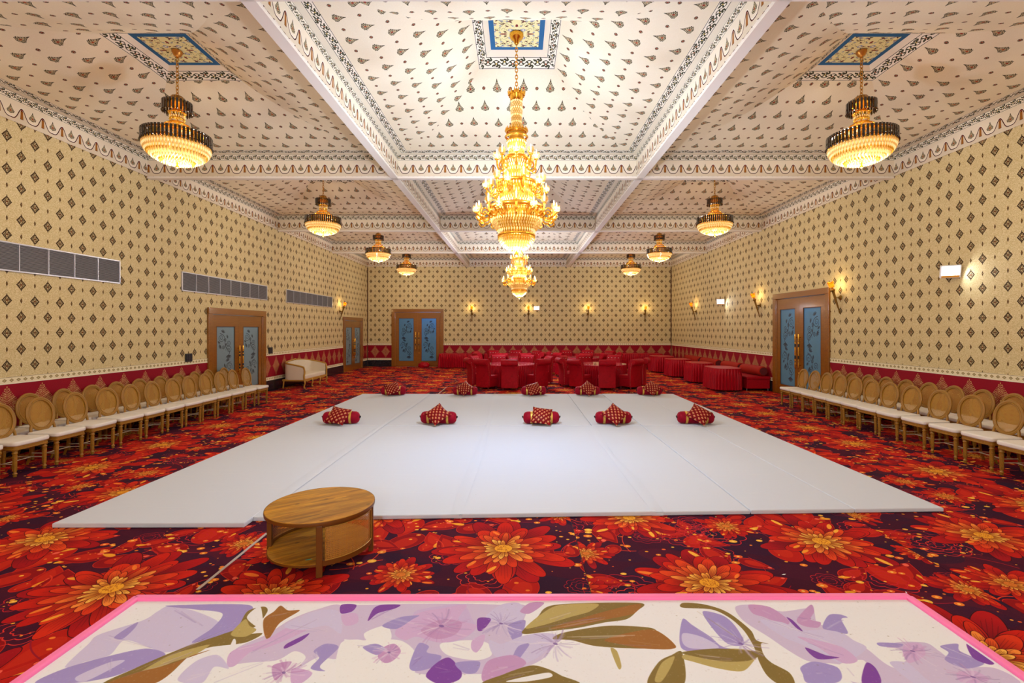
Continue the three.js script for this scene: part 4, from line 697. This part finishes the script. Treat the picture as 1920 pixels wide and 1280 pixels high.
{
  const spots = [['near left', -0.28, 17.15], ['near right', 2.9, 17.15], ['far left', -0.4, 21.2], ['far right', 2.85, 21.2]];
  const seats = { 'near left': [-1, 37, 72, 118, 160, 205, 250, 313], 'near right': [0, -41, -72, 42, 74, 120, 165, 210], 'far left': [10, 60, 105, 150, 190, 235, 290, 335], 'far right': [5, 50, 100, 155, 195, 240, 285, 330] };
    let proto = null; srand(77);
  for (const [n, x, d] of spots) {
    const t = thing('round_table', `round dining table with glossy top and pleated red skirt, ${n} of the four`, 'table', [x, 0, -d], 0, 'round red dining tables'); skirtedTable(t, 'round', 0.89, 0.89, 0, 0.76, 0.04, M.glossRed, 0.075);
    seats[n].forEach((deg, i) => {
      const a = R(deg), rad = 1.17 + rr(0, 0.05), px = x - Math.sin(a) * rad, pd = d - Math.cos(a) * rad, face = Math.atan2(x - px, -(d - pd)) + rr(-0.12, 0.12);
      const spot = ['back turned to the viewer', 'near-left side', 'left side', 'far-left side', 'far side', 'far-right side', 'right side', 'near-right side'][Math.round((((deg % 360) + 360) % 360) / 45) % 8];
      const label = deg > -10 && deg < 15 ? `red tufted chair turning its back to the viewer at the ${n} round table` : `red tufted chair on the ${spot} of the ${n} round table`;
      if (!proto) { proto = makeRedChair(label, 'red chairs round the dining tables'); proto.position.set(px, 0, -pd); proto.rotation.y = face; } else dup(proto, [px, 0, -pd], face, label, 'red chairs round the dining tables');
    });
  }
  // side tables by the right-hand benches
  [['nearest', 6.72, 16.0, 0.9, 1.3], ['second', 6.78, 18.25, 0.82, 1.25], ['third', 6.7, 20.4, 0.9, 1.25], ['farthest', 6.66, 22.6, 0.96, 1.3]].forEach(([n, x, d, w, l]) => skirtedTable(thing('skirted_side_table', `red skirted table before the right wall benches, ${n} from the viewer`, 'table', [x, 0, -d], 0, 'skirted tables by the benches'), 'rect', w, l, 0.36, 0.73, 0.05, M.satin, 0.1));
  // buffet tables along the far wall
  [[-2.95, 'leftmost, beside the double door'], [-0.65, 'second from the double door'], [1.65, 'third from the double door'], [3.95, 'fourth from the double door'], [6.25, 'rightmost of the row']].forEach(([x, n]) => skirtedTable(thing('buffet_table', `long red skirted buffet table against the far wall, ${n}`, 'table', [x, 0, -25.02], 0, 'buffet tables along the far wall'), 'rect', 2.18, 0.85, 0.1, 0.72, 0.03, M.satin, 0.1));
  // benches with bolsters along the right wall
  [[15.5, 17.02, 'nearest, beside the glass door'], [17.08, 18.62, 'second from the glass door'], [18.98, 20.76, 'third from the glass door'], [20.84, 22.7, 'farthest from the glass door']].forEach(([a, b, n], i) => {
    const l = b - a, t = thing('wall_bench', `dark red bench against the right wall, ${n}`, 'bench', [7.68, 0, -(a + b) / 2], 0, 'benches along the right wall');
    obj('bench_base', rbox(0.74, 0.3, l - 0.04, 0, 0.23, 0, 0.02, 2), M.velvet, t); obj('bench_seat', rbox(0.77, 0.1, l, 0, 0.42, 0, 0.035, 4), M.velvet, t);
    for (const [x, z] of [[-0.34, l / 2 - 0.1], [0.34, l / 2 - 0.1], [-0.34, -l / 2 + 0.1], [0.34, -l / 2 + 0.1]]) obj('foot', cyl(0.022, 0.018, 0.085, x, 0.0425, z, 8), M.steel, t);
    const r = 0.155, bl = l - 0.12, b_ = thing('bench_bolster', `rust-red bolster on the wall bench ${n}`, 'bolster', [7.86, 0.478, -(a + b) / 2], 0, 'bolsters on the benches');
    obj('bolster_body', lathe([[0.02, -bl / 2 + 0.01], [r - 0.04, -bl / 2], [r - 0.01, -bl / 2 + 0.015], [r, -bl / 2 + 0.06], [r + 0.004, 0], [r, bl / 2 - 0.06], [r - 0.01, bl / 2 - 0.015], [r - 0.04, bl / 2], [0.02, bl / 2 - 0.01]], 28, 0, r, 0, Math.PI / 2), M.orangeVelvet, b_);
    for (const s of [-1, 1]) obj('end_cap', at(new THREE.CircleGeometry(r - 0.03, 24), 0, r, s * (bl / 2 + 0.001), 0, s > 0 ? 0 : Math.PI), M.darkRed, b_);
  });
}

// ------------------------------------------------------------------ carved settee by the left wall
{
  const t = thing('settee', 'cream buttoned settee with carved gold frame by the left wall', 'sofa', [-7.86, 0, -17.08], Math.PI / 2);   // local +z into the room, x along the wall
  const w = 0.93, dp = 0.72;
  const path = (u) => { const pts = [[-w, dp], [-w - 0.01, 0.4], [-w + 0.03, 0.14], [-w + 0.2, 0.03], [-0.3, 0.0], [0.3, 0.0], [w - 0.2, 0.03], [w - 0.03, 0.14], [w + 0.01, 0.4], [w, dp]]; const c = path.c ??= new THREE.CatmullRomCurve3(pts.map(([x, z]) => new THREE.Vector3(x, 0, z))); return c.getPointAt(Math.min(1, Math.max(0, u))); };
  const topY = (u) => 0.7 + 0.2 * Math.pow(Math.sin(Math.PI * u), 0.8);
  const shell = (off) => grid(60, 8, (u, v) => { const p = path(u), q = path(u + 0.01), q0 = path(u - 0.01), nx = q.z - q0.z, nz = -(q.x - q0.x), l = Math.hypot(nx, nz), tuft = off > 0 && v > 0.3 && v < 0.95 ? 0.012 * Math.cos(u * 60) * Math.cos(v * 16 + Math.floor(u * 9.5) * 3) : 0; const o = off + tuft; return [p.x - nx / l * o, 0.3 + (topY(u) - 0.3) * v, p.z - nz / l * o]; });
  obj('upholstered_back', [shell(0.05), shell(-0.02)], M.cream, t);
  obj('top_rail', [tube(Array.from({ length: 40 }, (_, i) => { const p = path(i / 39); return [p.x, topY(i / 39) + 0.008, p.z]; }), 0.03, 90, 8), ball(0.05, 0, 0.925, 0, 1.9, 0.7, 0.7)], M.goldPaint, t);
  for (const s of [-1, 1]) obj('arm_front', tube([[s * w, 0.7, dp], [s * (w - 0.01), 0.55, dp + 0.02], [s * (w + 0.01), 0.4, dp + 0.01], [s * w, 0.28, dp + 0.02]], 0.032, 16, 8), M.goldPaint, t);
  obj('seat_cushion', rbox(w * 2 - 0.12, 0.17, dp - 0.06, 0, 0.375, 0.04 + dp / 2, 0.06, 4), M.cream, t);
  const apr = new THREE.Shape(); apr.moveTo(-w, 0.31); apr.lineTo(w, 0.31); apr.lineTo(w, 0.24); for (let i = 24; i >= 0; i--) apr.lineTo(-w + 2 * w * i / 24, 0.255 - 0.03 * Math.abs(Math.sin(i / 24 * Math.PI * 3))); apr.closePath();
  obj('apron', [at(extrude(apr, 0.03, 0.006, 1), 0, 0, dp - 0.02), rbox(0.03, 0.06, dp, -w, 0.28, dp / 2, 0.01), rbox(0.03, 0.06, dp, w, 0.28, dp / 2, 0.01), box(2 * w, 0.06, 0.03, 0, 0.28, 0.03)], M.goldPaint, t);
  for (const x of [-w, -0.32, 0.32, w]) obj('leg', [tube([[x, 0.3, dp], [x, 0.2, dp + 0.04], [x, 0.1, dp + 0.015], [x, 0.03, dp + 0.015], [x, 0.012, dp + 0.04]], 0.024, 14, 8), ball(0.026, x, 0.022, dp + 0.04, 1, 0.8, 1)], M.goldPaint, t);
  for (const x of [-w, w]) obj('leg', tube([[x, 0.3, 0.06], [x, 0.01, 0.03]], 0.024, 4, 8), M.goldPaint, t);
  const nb = []; for (let i = 0; i < 13; i++) for (const y of [0.55, 0.68, 0.8]) { const u = 0.22 + 0.56 * (i + (y === 0.68 ? 0.5 : 0)) / 13; if (y > topY(u) - 0.06) continue; const p = path(u); nb.push(ball(0.01, p.x, y, p.z + 0.055, 1, 1, 0.5, 6, 4)); }
  obj('buttons', nb, M.cream, t);
}

// ------------------------------------------------------------------ floor bolsters, each with a brocade cushion leaning on it
{
  const proto = (label) => {
    const t = thing('floor_bolster', label, 'bolster', [0, 0, 0], 0, 'maroon bolsters on the white mattresses'); const l = 0.36, r = 0.125;
    const prof = [[0.012, -l - 0.004], [0.03, -l - 0.01], [0.075, -l], [0.105, -l + 0.02], [r - 0.003, -l + 0.06], [r, -l + 0.1], [r + 0.003, 0], [r, l - 0.1], [r - 0.003, l - 0.06], [0.105, l - 0.02], [0.075, l], [0.03, l + 0.01], [0.012, l + 0.004]];
    const g = lathe(prof, 28, 0, r, 0, 0, 0, Math.PI / 2);
    { const p = g.attributes.position; for (let i = 0; i < p.count; i++) { const x = p.getX(i), e = Math.max(0, Math.abs(x) - l + 0.07) / 0.07, a = Math.atan2(p.getY(i) - r, p.getZ(i)), k = 1 - 0.07 * e * (0.5 + 0.5 * Math.sin(a * 14)); p.setXYZ(i, x, r + (p.getY(i) - r) * k * (p.getY(i) < r ? 0.97 : 1), p.getZ(i) * k); } g.computeVertexNormals(); }
    obj('bolster_body', toCreasedNormals(g, 1), M.maroon, t);
    for (const s of [-1, 1]) { obj('gold_band', at(new THREE.CylinderGeometry(r + 0.005, r + 0.005, 0.045, 28, 1, true), s * 0.2, r + 0.001, 0, 0, 0, Math.PI / 2), M.goldBand, t); obj('tie', [cyl(0.012, 0.016, 0.03, s * (l + 0.012), r, 0, 8, 0, 0, Math.PI / 2), box(0.025, 0.035, 0.008, s * (l + 0.022), r + 0.02, 0, 0, 0, 0.5)], M.black, t); }
    return t;
  };
  const N = 14, S = 0.205, T = 0.078;
  const pg = [1, -1].map((z) => grid(N, N, (u, v) => { const a = u * 2 - 1, b = v * 2 - 1, k = Math.pow(Math.max(0, 1 - a * a), 0.45) * Math.pow(Math.max(0, 1 - b * b), 0.45); return [a * S * (1 - 0.09 * (1 - b * b)), b * S * (1 - 0.09 * (1 - a * a)), z * T * k]; }));
  let b0 = null, c0 = null;
  const rowsB = [['near', 9.98, [[-3.64, -14, -0.01], [-1.64, 45, 0], [0.47, -10, 0], [1.95, 45, 0], [3.64, 52, 0.02]]], ['far', 14.3, [[-3.68, 25, 0], [-1.57, 45, 0], [0.45, 20, 0], [2.03, 45, 0], [3.86, 42, 0.03]]]];
  for (const [rn, d, list] of rowsB) list.forEach(([x, tilt, ex], i) => {
    const pos = `${ORD[i]} from the left in the ${rn} row`, y = 0.05, ry = [0.03, -0.04, 0.02, 0, -0.03][i] * (rn === 'near' ? 1.5 : 1);
    const bl = `maroon floor bolster with gold bands, ${pos}`, cl = `red and gold brocade cushion on a bolster, ${pos}`;
    if (!b0) { b0 = proto(bl); b0.position.set(x, y, -d); b0.rotation.y = ry; } else dup(b0, [x, y, -d], ry, bl, 'maroon bolsters on the white mattresses');
    const ext = S * (Math.abs(Math.cos(R(tilt))) + Math.abs(Math.sin(R(tilt)))) * 0.97, lean = R(-47);
    const cy = y + Math.sin(R(43)) * ext + 0.03, cz = -d + 0.135 + 0.02;
    if (!c0) { c0 = obj('square_cushion', pg, M.brocade); tag(c0, cl, 'cushion', 'brocade cushions on the bolsters'); }
    const c = c0.userData.placed ? dup(c0, [0, 0, 0], 0, cl, 'brocade cushions on the bolsters') : c0; c0.userData.placed = true;
    c.position.set(x + ex, cy, cz); c.rotation.set(lean, ry, R(tilt), 'YXZ');
  });
}
// ------------------------------------------------------------------ chandeliers
const dropGeo = (w, h) => { const g = new THREE.OctahedronGeometry(1, 0); g.scale(w, h, w); return g; };
function dropsOn(list, r, y, n, w, h, ph = 0) { for (let i = 0; i < n; i++) { const a = (i + ph) / n * TAU; list.push(at(dropGeo(w, h), Math.cos(a) * r, y, Math.sin(a) * r, 0, -a, 0)); } }
function chain(y0, y1) { const list = []; const n = Math.max(2, Math.round((y1 - y0) / 0.055)); for (let i = 0; i < n; i++) list.push(at(new THREE.TorusGeometry(0.02, 0.006, 5, 10), 0, y0 + (i + 0.5) / n * (y1 - y0), 0, 0, i % 2 ? Math.PI / 2 : 0, 0, 1, 1.75, 1)); return list; }

// grand chandelier: crown, crystal column, three tiers of arms with bulbs, two crystal bowls
function makeGrand(label, pos, power = 1) {
  const t = thing('crystal_chandelier', label, 'chandelier', pos, 0, 'grand crystal chandeliers');        // origin at the crown panel
  const Y = (v) => v - 4.635;
  obj('chain', chain(Y(3.72), Y(4.58)), M.gold, t);
  obj('ceiling_rose', lathe([[0.01, Y(4.48)], [0.035, Y(4.49)], [0.05, Y(4.53)], [0.09, Y(4.56)], [0.11, Y(4.6)], [0.11, Y(4.63)]], 20), M.gold, t);
  const crownG = [lathe([[0.07, Y(3.58)], [0.1, Y(3.6)], [0.105, Y(3.66)], [0.13, Y(3.7)]], 20)]; for (let i = 0; i < 14; i++) { const a = i / 14 * TAU; crownG.push(at(new THREE.ConeGeometry(0.024, 0.09, 5), Math.cos(a) * 0.128, Y(3.715), Math.sin(a) * 0.128, 0, -a, -0.35)); } obj('crown', crownG, M.gold, t);
  const col = [], gold = [], bright = [];
  for (let k = 0; k < 13; k++) dropsOn(k % 3 ? col : bright, 0.083 + 0.008 * Math.sin(k * 0.6), Y(3.57 - k * 0.036), 18, 0.012, 0.024, k % 2 / 2);
  const bandG = []; const gring = (r, y, h = 0.03) => bandG.push(lathe([[r - 0.02, Y(y - h / 2)], [r, Y(y - h / 2)], [r + 0.012, Y(y)], [r, Y(y + h / 2)], [r - 0.02, Y(y + h / 2)]], 40));
  gring(0.16, 3.1, 0.05); gring(0.175, 3.02, 0.03); gring(0.15, 2.95);
  for (let i = 0; i < 20; i++) { const a = i / 20 * TAU; bandG.push(at(new THREE.ConeGeometry(0.02, 0.06, 5), Math.cos(a) * 0.168, Y(3.14), Math.sin(a) * 0.168)); }
  for (let k = 0; k < 5; k++) dropsOn(k % 2 ? gold : col, 0.145 - k * 0.01, Y(2.93 - k * 0.05), 22, 0.013, 0.03, k / 2 % 1);
  dropsOn(bright, 0.09, Y(2.72), 16, 0.013, 0.035); dropsOn(col, 0.1, Y(2.78), 16, 0.013, 0.03);
  gring(0.2, 2.66, 0.04); gring(0.17, 2.7);
  for (let k = 0; k < 6; k++) dropsOn([col, bright, col, gold, col, col][k], 0.19, Y(2.6 - k * 0.055), 30, 0.013, 0.034, k % 2 / 2);
  gring(0.31, 2.29, 0.05); gring(0.2, 2.32, 0.03);
  for (let k = 0; k < 4; k++) dropsOn(k % 2 ? gold : col, 0.3 - k * 0.015, Y(2.24 - k * 0.05), 44, 0.013, 0.032, k % 2 / 2);
  for (let k = 0; k < 3; k++) dropsOn(k === 1 ? bright : col, 0.24, Y(2.04 - k * 0.05), 36, 0.013, 0.032, k % 2 / 2);
  gring(0.44, 1.9, 0.05); gring(0.42, 1.86, 0.03);
  for (let k = 0; k < 9; k++) { const r = 0.42 * Math.cos(k / 9 * 1.05); dropsOn([col, gold, col, bright, col, col, col, bright, col][k], r, Y(1.83 - k * 0.042), Math.max(16, Math.round(r * 150)), 0.014, 0.03, k % 2 / 2); }
  gring(0.29, 1.47, 0.04);
  for (let k = 0; k < 8; k++) { const r = 0.285 * Math.cos(k / 8 * 1.5); dropsOn([gold, col, col, bright, col, col, col, gold][k], r, Y(1.44 - k * 0.031), Math.max(6, Math.round(r * 150)), 0.013, 0.026, k % 2 / 2); }
  bandG.push(ball(0.028, 0, Y(1.185), 0, 1, 1.4, 1)); bandG.push(cyl(0.02, 0.02, Y(3.7) - Y(1.2), 0, (Y(3.7) + Y(1.2)) / 2, 0, 8));
  stuff(obj('crystal_drops', col, M.crystal, t)); stuff(obj('amber_drops', gold, M.crystalGold, t)); stuff(obj('sparkling_drops', bright, M.crystalBright, t)); obj('gilt_bands', bandG, M.gold, t);
  obj('gilt_core', lathe([[0.02, 3.58], [0.062, 3.56], [0.062, 3.12], [0.12, 3.1], [0.115, 2.95], [0.075, 2.72], [0.08, 2.68], [0.155, 2.64], [0.155, 2.34], [0.26, 2.28], [0.25, 2.1], [0.205, 2.05], [0.205, 1.92], [0.37, 1.87], [0.34, 1.72], [0.24, 1.55], [0.19, 1.48], [0.24, 1.45], [0.2, 1.35], [0.1, 1.26], [0.01, 1.22]].map(([r, y]) => [r, Y(y)]), 32), M.crystalGold, t);
  // arms: an S-curve with a leaf curl, a glass cup and a candle bulb; every second bulb carries its light
  const tiers = [[8, 0.17, 0.31, 2.62, 2.76, 1], [12, 0.28, 0.49, 2.22, 2.27, 1], [16, 0.4, 0.66, 1.83, 1.86, 1]];
  const shared = {};
  tiers.forEach(([n, r0, r1, y0, y1], k) => {
    for (let i = 0; i < n; i++) {
      const a = (i + 0.5 * k) / n * TAU, rad = r1 - (k && i % 2 ? 0.07 : 0), up = k && i % 2 ? 0.1 : 0, key = k + '' + (k ? i % 2 : 0);
      const s = shared[key] ??= { arm: mergeGeometries([tube([[r0, Y(y0), 0], [r0 + (rad - r0) * 0.35, Y(y0 - 0.13), 0], [r0 + (rad - r0) * 0.8, Y(y0 - 0.1), 0], [rad, Y(y1 + up - 0.09), 0]], 0.016, 16, 6), tube([[r0 + 0.02, Y(y0 - 0.05), 0], [r0 + (rad - r0) * 0.5, Y(y0 + 0.03), 0], [r0 + (rad - r0) * 0.7, Y(y0 - 0.05), 0], [r0 + (rad - r0) * 0.5, Y(y0 - 0.08), 0]], 0.013, 14, 5), tube([[r0 + (rad - r0) * 0.45, Y(y0 - 0.12), 0], [r0 + (rad - r0) * 0.75, Y(y0 - 0.17), 0], [rad, Y(y0 - 0.12), 0], [rad - 0.03, Y(y0 - 0.07), 0]], 0.012, 14, 5), lathe([[0.005, -0.1], [0.03, -0.095], [0.04, -0.085], [0.015, -0.075]], 12, rad, Y(y1 + up), 0)]), cup: lathe([[0.012, -0.08], [0.048, -0.064], [0.058, -0.03], [0.048, 0.004], [0.056, 0.016]], 12, rad, Y(y1 + up), 0), bulb: lathe([[0.001, 0.07], [0.006, 0.05], [0.014, 0.015], [0.012, -0.03], [0.008, -0.05]], 8, rad, Y(y1 + up), 0) };
      const arm = obj('arm', s.arm, M.gold, t); arm.rotation.y = a; obj('glass_cup', s.cup, M.cup, arm); obj('candle_bulb', s.bulb, M.bulb, arm);
      if (i % 2 === 0) lamp(arm, rad, Y(y1 + up) + 0.012, 0, POWER.grandColor, POWER.grandBulb * power, 0.02);
    }
  });
  lamp(t, 0, Y(1.05), 0, POWER.grandColor, POWER.grandBowl * power, 0.1);
  return t;
}
makeGrand('tall gold crystal chandelier with three tiers of bulbs, nearest in view', [-0.03, 6.625, -7.63]);
makeGrand('gold crystal chandelier hanging far down the hall before the back wall', [0.03, 6.625, -18.5]);
makeGrand('gold crystal chandelier hanging behind the viewer', [0, 6.625, 3.75], 2.2);

// side chandeliers: smoked-glass collars, gold neck and a glowing crystal bowl
function makeSide(label, pos) {
  const t = thing('basket_chandelier', label, 'chandelier', pos, 0, 'basket chandeliers of the side bays');     // origin at the crown panel (2 + 4.38)
  const Y = (v) => v - 4.38;
  obj('chain', chain(Y(3.66), Y(4.33)), M.brass, t);
  obj('ceiling_rose', lathe([[0.01, Y(4.28)], [0.05, Y(4.3)], [0.075, Y(4.35)], [0.075, Y(4.375)]], 18), mat({ color: 0xc88a3a, metalness: 0.8, roughness: 0.35 }), t);
  obj('gold_cap', lathe([[0.19, Y(3.52)], [0.19, Y(3.56)], [0.12, Y(3.6)], [0.08, Y(3.66)], [0.01, Y(3.67)]], 28), M.gold, t);
  const bars = (r, y0, y1, n) => { const l = []; for (let i = 0; i < n; i++) { const a = i / n * TAU; l.push(box(0.012, y1 - y0, TAU * r / n * 0.62, Math.cos(a) * r, Y((y0 + y1) / 2), Math.sin(a) * r, 0, -a, 0)); l.push(at(new THREE.ConeGeometry(TAU * r / n * 0.4, 0.03, 4), Math.cos(a) * r, Y(y0 - 0.012), Math.sin(a) * r, Math.PI, -a, 0)); } return l; };
  stuff(obj('smoked_glass_collar', bars(0.2, 3.41, 3.57, 26), M.smoke, t)); stuff(obj('smoked_glass_rim', bars(0.47, 2.89, 3.06, 56), M.smoke, t));
  const frame = [], g = [], c = [], b = [];
  const gr = (r, y, h) => frame.push(lathe([[r - 0.015, Y(y - h / 2)], [r, Y(y - h / 2)], [r + 0.006, Y(y)], [r, Y(y + h / 2)], [r - 0.015, Y(y + h / 2)]], 40));
  gr(0.12, 3.4, 0.02); gr(0.1, 3.3, 0.02); gr(0.11, 3.24, 0.02); gr(0.17, 3.2, 0.02); gr(0.24, 3.13, 0.02); gr(0.3, 3.08, 0.02); gr(0.455, 3.04, 0.02); gr(0.455, 2.92, 0.02);
  for (let k = 0; k < 4; k++) dropsOn(k % 2 ? c : g, 0.1, Y(3.38 - k * 0.045), 20, 0.012, 0.026, k % 2 / 2);
  dropsOn(g, 0.17, Y(3.16), 30, 0.013, 0.03); dropsOn(g, 0.24, Y(3.09), 40, 0.013, 0.03); dropsOn(c, 0.3, Y(3.04), 48, 0.013, 0.03); dropsOn(g, 0.44, Y(2.97), 56, 0.013, 0.07);
  for (let k = 0; k < 14; k++) { const f = k / 14, r = 0.455 * Math.cos(f * 1.46); const n = Math.max(6, Math.round(r * 140)); dropsOn([g, c, b, c, b][k % 5], r, Y(2.885 - Math.sin(f * 1.46) * 0.28), n, 0.0145, 0.034, k % 2 / 2); }
  obj('inner_bowl', lathe(Array.from({ length: 12 }, (_, i) => { const f = i / 11 * 1.5; return [0.42 * Math.cos(f) + 0.002, Y(2.89 - Math.sin(f) * 0.25)]; }), 32), M.innerBowl, t);
  frame.push(ball(0.025, 0, Y(2.56), 0)); frame.push(cyl(0.012, 0.012, Y(3.6) - Y(2.57), 0, (Y(3.6) + Y(2.57)) / 2, 0, 6));
  obj('gilt_frame', frame, M.gold, t); stuff(obj('amber_drops', g, M.crystalGold, t)); stuff(obj('crystal_drops', c, M.crystal, t)); stuff(obj('sparkling_drops', b, M.crystalBright, t));
  const bulbs = []; for (let i = 0; i < 3; i++) { const a = i / 3 * TAU + 0.4; obj('bulb', ball(0.014, Math.cos(a) * 0.385, Y(3.075), Math.sin(a) * 0.385), M.bulb, t); lamp(t, Math.cos(a) * 0.385, Y(3.075), Math.sin(a) * 0.385, POWER.sideColor, POWER.sideNeck, 0.025); }
  lamp(t, 0, Y(2.44), 0, POWER.sideColor, POWER.sideBowl, 0.09);
  return t;
}
{
  const ds = [-3.75, 2.0, 7.64, 13.35, 18.6, 23.3], nm = ['behind the viewer', 'beside the viewer', 'nearest of those in view', 'second down the room', 'third down the room', 'farthest, before the back wall'];
  for (const [s, x] of [['left', -5.37], ['right', 5.4]]) ds.forEach((d, i) => makeSide(`gold basket chandelier of the ${s} side bays, ${nm[i]}`, [x, 6.37, -d]));
}

// ------------------------------------------------------------------ torch sconces
function sconce(side, a, label) {
  const t = onWall(thing('torch_sconce', label, 'lamp', [0, 0, 0], 0, 'torch sconces'), side, a, 2.78);
  obj('wall_rose', [lathe([[0.001, 0.035], [0.03, 0.03], [0.05, 0.018], [0.065, 0.008], [0.065, 0]], 16, 0, 0, 0, Math.PI / 2), ball(0.026, 0, 0, 0.045), cyl(0.012, 0.012, 0.11, 0, 0, 0.08, 8, Math.PI / 2)], M.antique, t);
  const q = new THREE.Group(); q.name = 'torch'; t.add(q); q.position.set(0, 0, 0.14); q.rotation.x = 0.3;
  obj('shaft', lathe([[0.001, -0.42], [0.014, -0.41], [0.016, -0.36], [0.012, -0.34], [0.02, -0.2], [0.032, 0.14], [0.026, 0.155], [0.052, 0.18], [0.056, 0.21], [0.03, 0.225], [0.02, 0.25], [0.04, 0.27]], 14), M.antique, q);
  const cup = []; const N = 24; cup.push(grid(N, 4, (u, v) => { const a = u * TAU, r = 0.06 + 0.014 * v * v + 0.003 * Math.sin(a * 4) * v, top = v === 1 ? 0.012 * Math.cos(a * 4) : 0; return [Math.cos(a) * r, 0.27 + v * 0.14 + top, Math.sin(a) * r]; }));
  obj('amber_shade', cup, M.amberGlass, q); obj('bulb', ball(0.022, 0, 0.33, 0), M.bulb, q);
  lamp(q, 0, 0.33, 0, 0xffdc98, POWER.sconce, 0.02);
}
[[-2.45, 'leftmost on the far wall'], [0.53, 'beside the floodlight on the far wall'], [3.67, 'third from the left on the far wall'], [6.68, 'rightmost on the far wall']].forEach(([x, l]) => sconce('back', x, `brass torch wall lamp with amber glass, ${l}`));
[[12.2, 'just before the glass door on the right wall'], [16.25, 'just beyond the glass door on the right wall'], [22.1, 'farthest on the right wall']].forEach(([d, l]) => sconce('right', d, `brass torch wall lamp with amber glass, ${l}`));
sconce('left', 21.7, 'brass torch wall lamp with amber glass on the left wall above the far door');

// ------------------------------------------------------------------ white floodlights
function flood(side, a, y, turn, label) {
  const t = onWall(thing('floodlight', label, 'lamp', [0, 0, 0], 0, 'white floodlights'), side, a, y);
  obj('bracket', [cyl(0.05, 0.05, 0.02, 0, 0, 0.01, 16, Math.PI / 2), cyl(0.012, 0.012, 0.09, 0, 0, 0.06, 8, Math.PI / 2), ball(0.045, 0, -0.01, 0.06)], M.steel, t);
  const h = new THREE.Group(); h.name = 'head'; t.add(h); h.position.set(turn * 0.12, 0.05, 0.15); h.rotation.set(turn ? 0.35 : 0.25, turn * 1.0, 0, 'YXZ');
  obj('housing', rbox(0.3, 0.24, 0.05, 0, 0, -0.01, 0.012), M.white, h); obj('lamp_face', box(0.25, 0.17, 0.006, 0, 0.02, 0.018), M.floodFace, h); obj('amber_strip', box(0.25, 0.035, 0.006, 0, -0.09, 0.018), mat({ color: 0xd89a38, roughness: 0.5 }), h);
  const l = new THREE.RectAreaLight(0xf2f6ff, POWER.flood, 0.25, 0.17); l.position.set(0, 0.02, 0.03); l.rotation.y = Math.PI; l.name = 'lamp_light'; h.add(l);
}
flood('right', 9.05, 3.0, 1, 'glaring white floodlight on the right wall above the gold chairs');
flood('right', 19.2, 3.0, 1, 'glaring white floodlight on the right wall above the benches');
flood('back', 0.96, 3.02, 0, 'glaring white floodlight on the far wall beside a torch lamp');

// ------------------------------------------------------------------ vent grilles, switches and small things
[[5.8, 9.71, 'nearest of the three'], [11.52, 15.4, 'middle of the three'], [16.7, 20.8, 'farthest of the three']].forEach(([a, b, n]) => {
  const l = b - a, t = onWall(thing('vent_grille', `long grey louvred vent grille high on the left wall, ${n}`, 'vent', [0, 0, 0], 0, 'vent grilles'), 'left', (a + b) / 2, 2.9);
  obj('frame', [box(l, 0.02, 0.03, 0, 0.01, 0.015), box(l, 0.02, 0.03, 0, 0.45, 0.015), box(0.02, 0.46, 0.03, -l / 2, 0.23, 0.015), box(0.02, 0.46, 0.03, l / 2, 0.23, 0.015)], M.aluminium, t);
  obj('backing', box(l - 0.02, 0.44, 0.004, 0, 0.23, 0.003), M.ventDark, t);
  const k = 8, w = (l - 0.04) / k, fins = []; for (let j = 0; j < 21; j++) fins.push(box(w - 0.012, 0.003, 0.024, 0, 0.03 + j * 0.02, 0.014, 0.6));
  const fg = mergeGeometries(fins); for (let i = 0; i < k; i++) { const p = obj('louvre_panel', fg, M.vent, t); p.position.x = -l / 2 + 0.02 + w * (i + 0.5); if (i) obj('divider', box(0.012, 0.44, 0.03, -l / 2 + 0.02 + w * i, 0.23, 0.016), M.aluminium, t); }
});
[[11.75, 'left wall before the near glass door'], [15.63, 'left wall just beyond the near glass door']].forEach(([a, n]) => {
  const t = onWall(thing('switch_plate', `black switch plate on the ${n}`, 'switch', [0, 0, 0], 0, 'switch plates'), 'left', a, 1.2);
  obj('plate', rbox(0.24, 0.2, 0.02, 0, 0.1, 0.022, 0.006), M.black, t); for (let i = 0; i < 3; i++) for (let j = 0; j < 2; j++) obj('rocker', rbox(0.06, 0.07, 0.012, -0.07 + i * 0.07, 0.055 + j * 0.09, 0.034, 0.003), mat({ color: 0x26262c, roughness: 0.3 }), t);
});
{
  const t = onWall(thing('skirting_socket', 'small white socket on the stone skirting right of the settee', 'socket'), 'left', 18.5, 0.17);
  obj('plate', rbox(0.1, 0.06, 0.012, 0, 0, 0.036, 0.004), M.white, t); obj('holes', [cyl(0.006, 0.006, 0.004, -0.02, 0, 0.043, 8, Math.PI / 2), cyl(0.006, 0.006, 0.004, 0.02, 0, 0.043, 8, Math.PI / 2)], M.black, t);
}
srand(909);
{ const g = new THREE.SphereGeometry(0.24, 24, 14); const p = g.attributes.position; for (let i = 0; i < p.count; i++) { const x = p.getX(i), y = p.getY(i), z = p.getZ(i), k = 1 + 0.12 * Math.sin(x * 30 + y * 17) * Math.cos(z * 24); p.setXYZ(i, x * k * 1.2, Math.max(0, (y + 0.12) * k * 0.75), z * k * 0.8); } g.computeVertexNormals(); tag(obj('cloth_bundle', at(g, -4.9, 0, -25.1), M.satin), 'crumpled red cloth lying on the carpet before the blue glass door', 'cloth'); }

// ------------------------------------------------------------------ shadows on for everything
scene.traverse((o) => { if (o.isMesh) { o.castShadow = true; o.receiveShadow = true; } });
renderer.render(scene, camera);
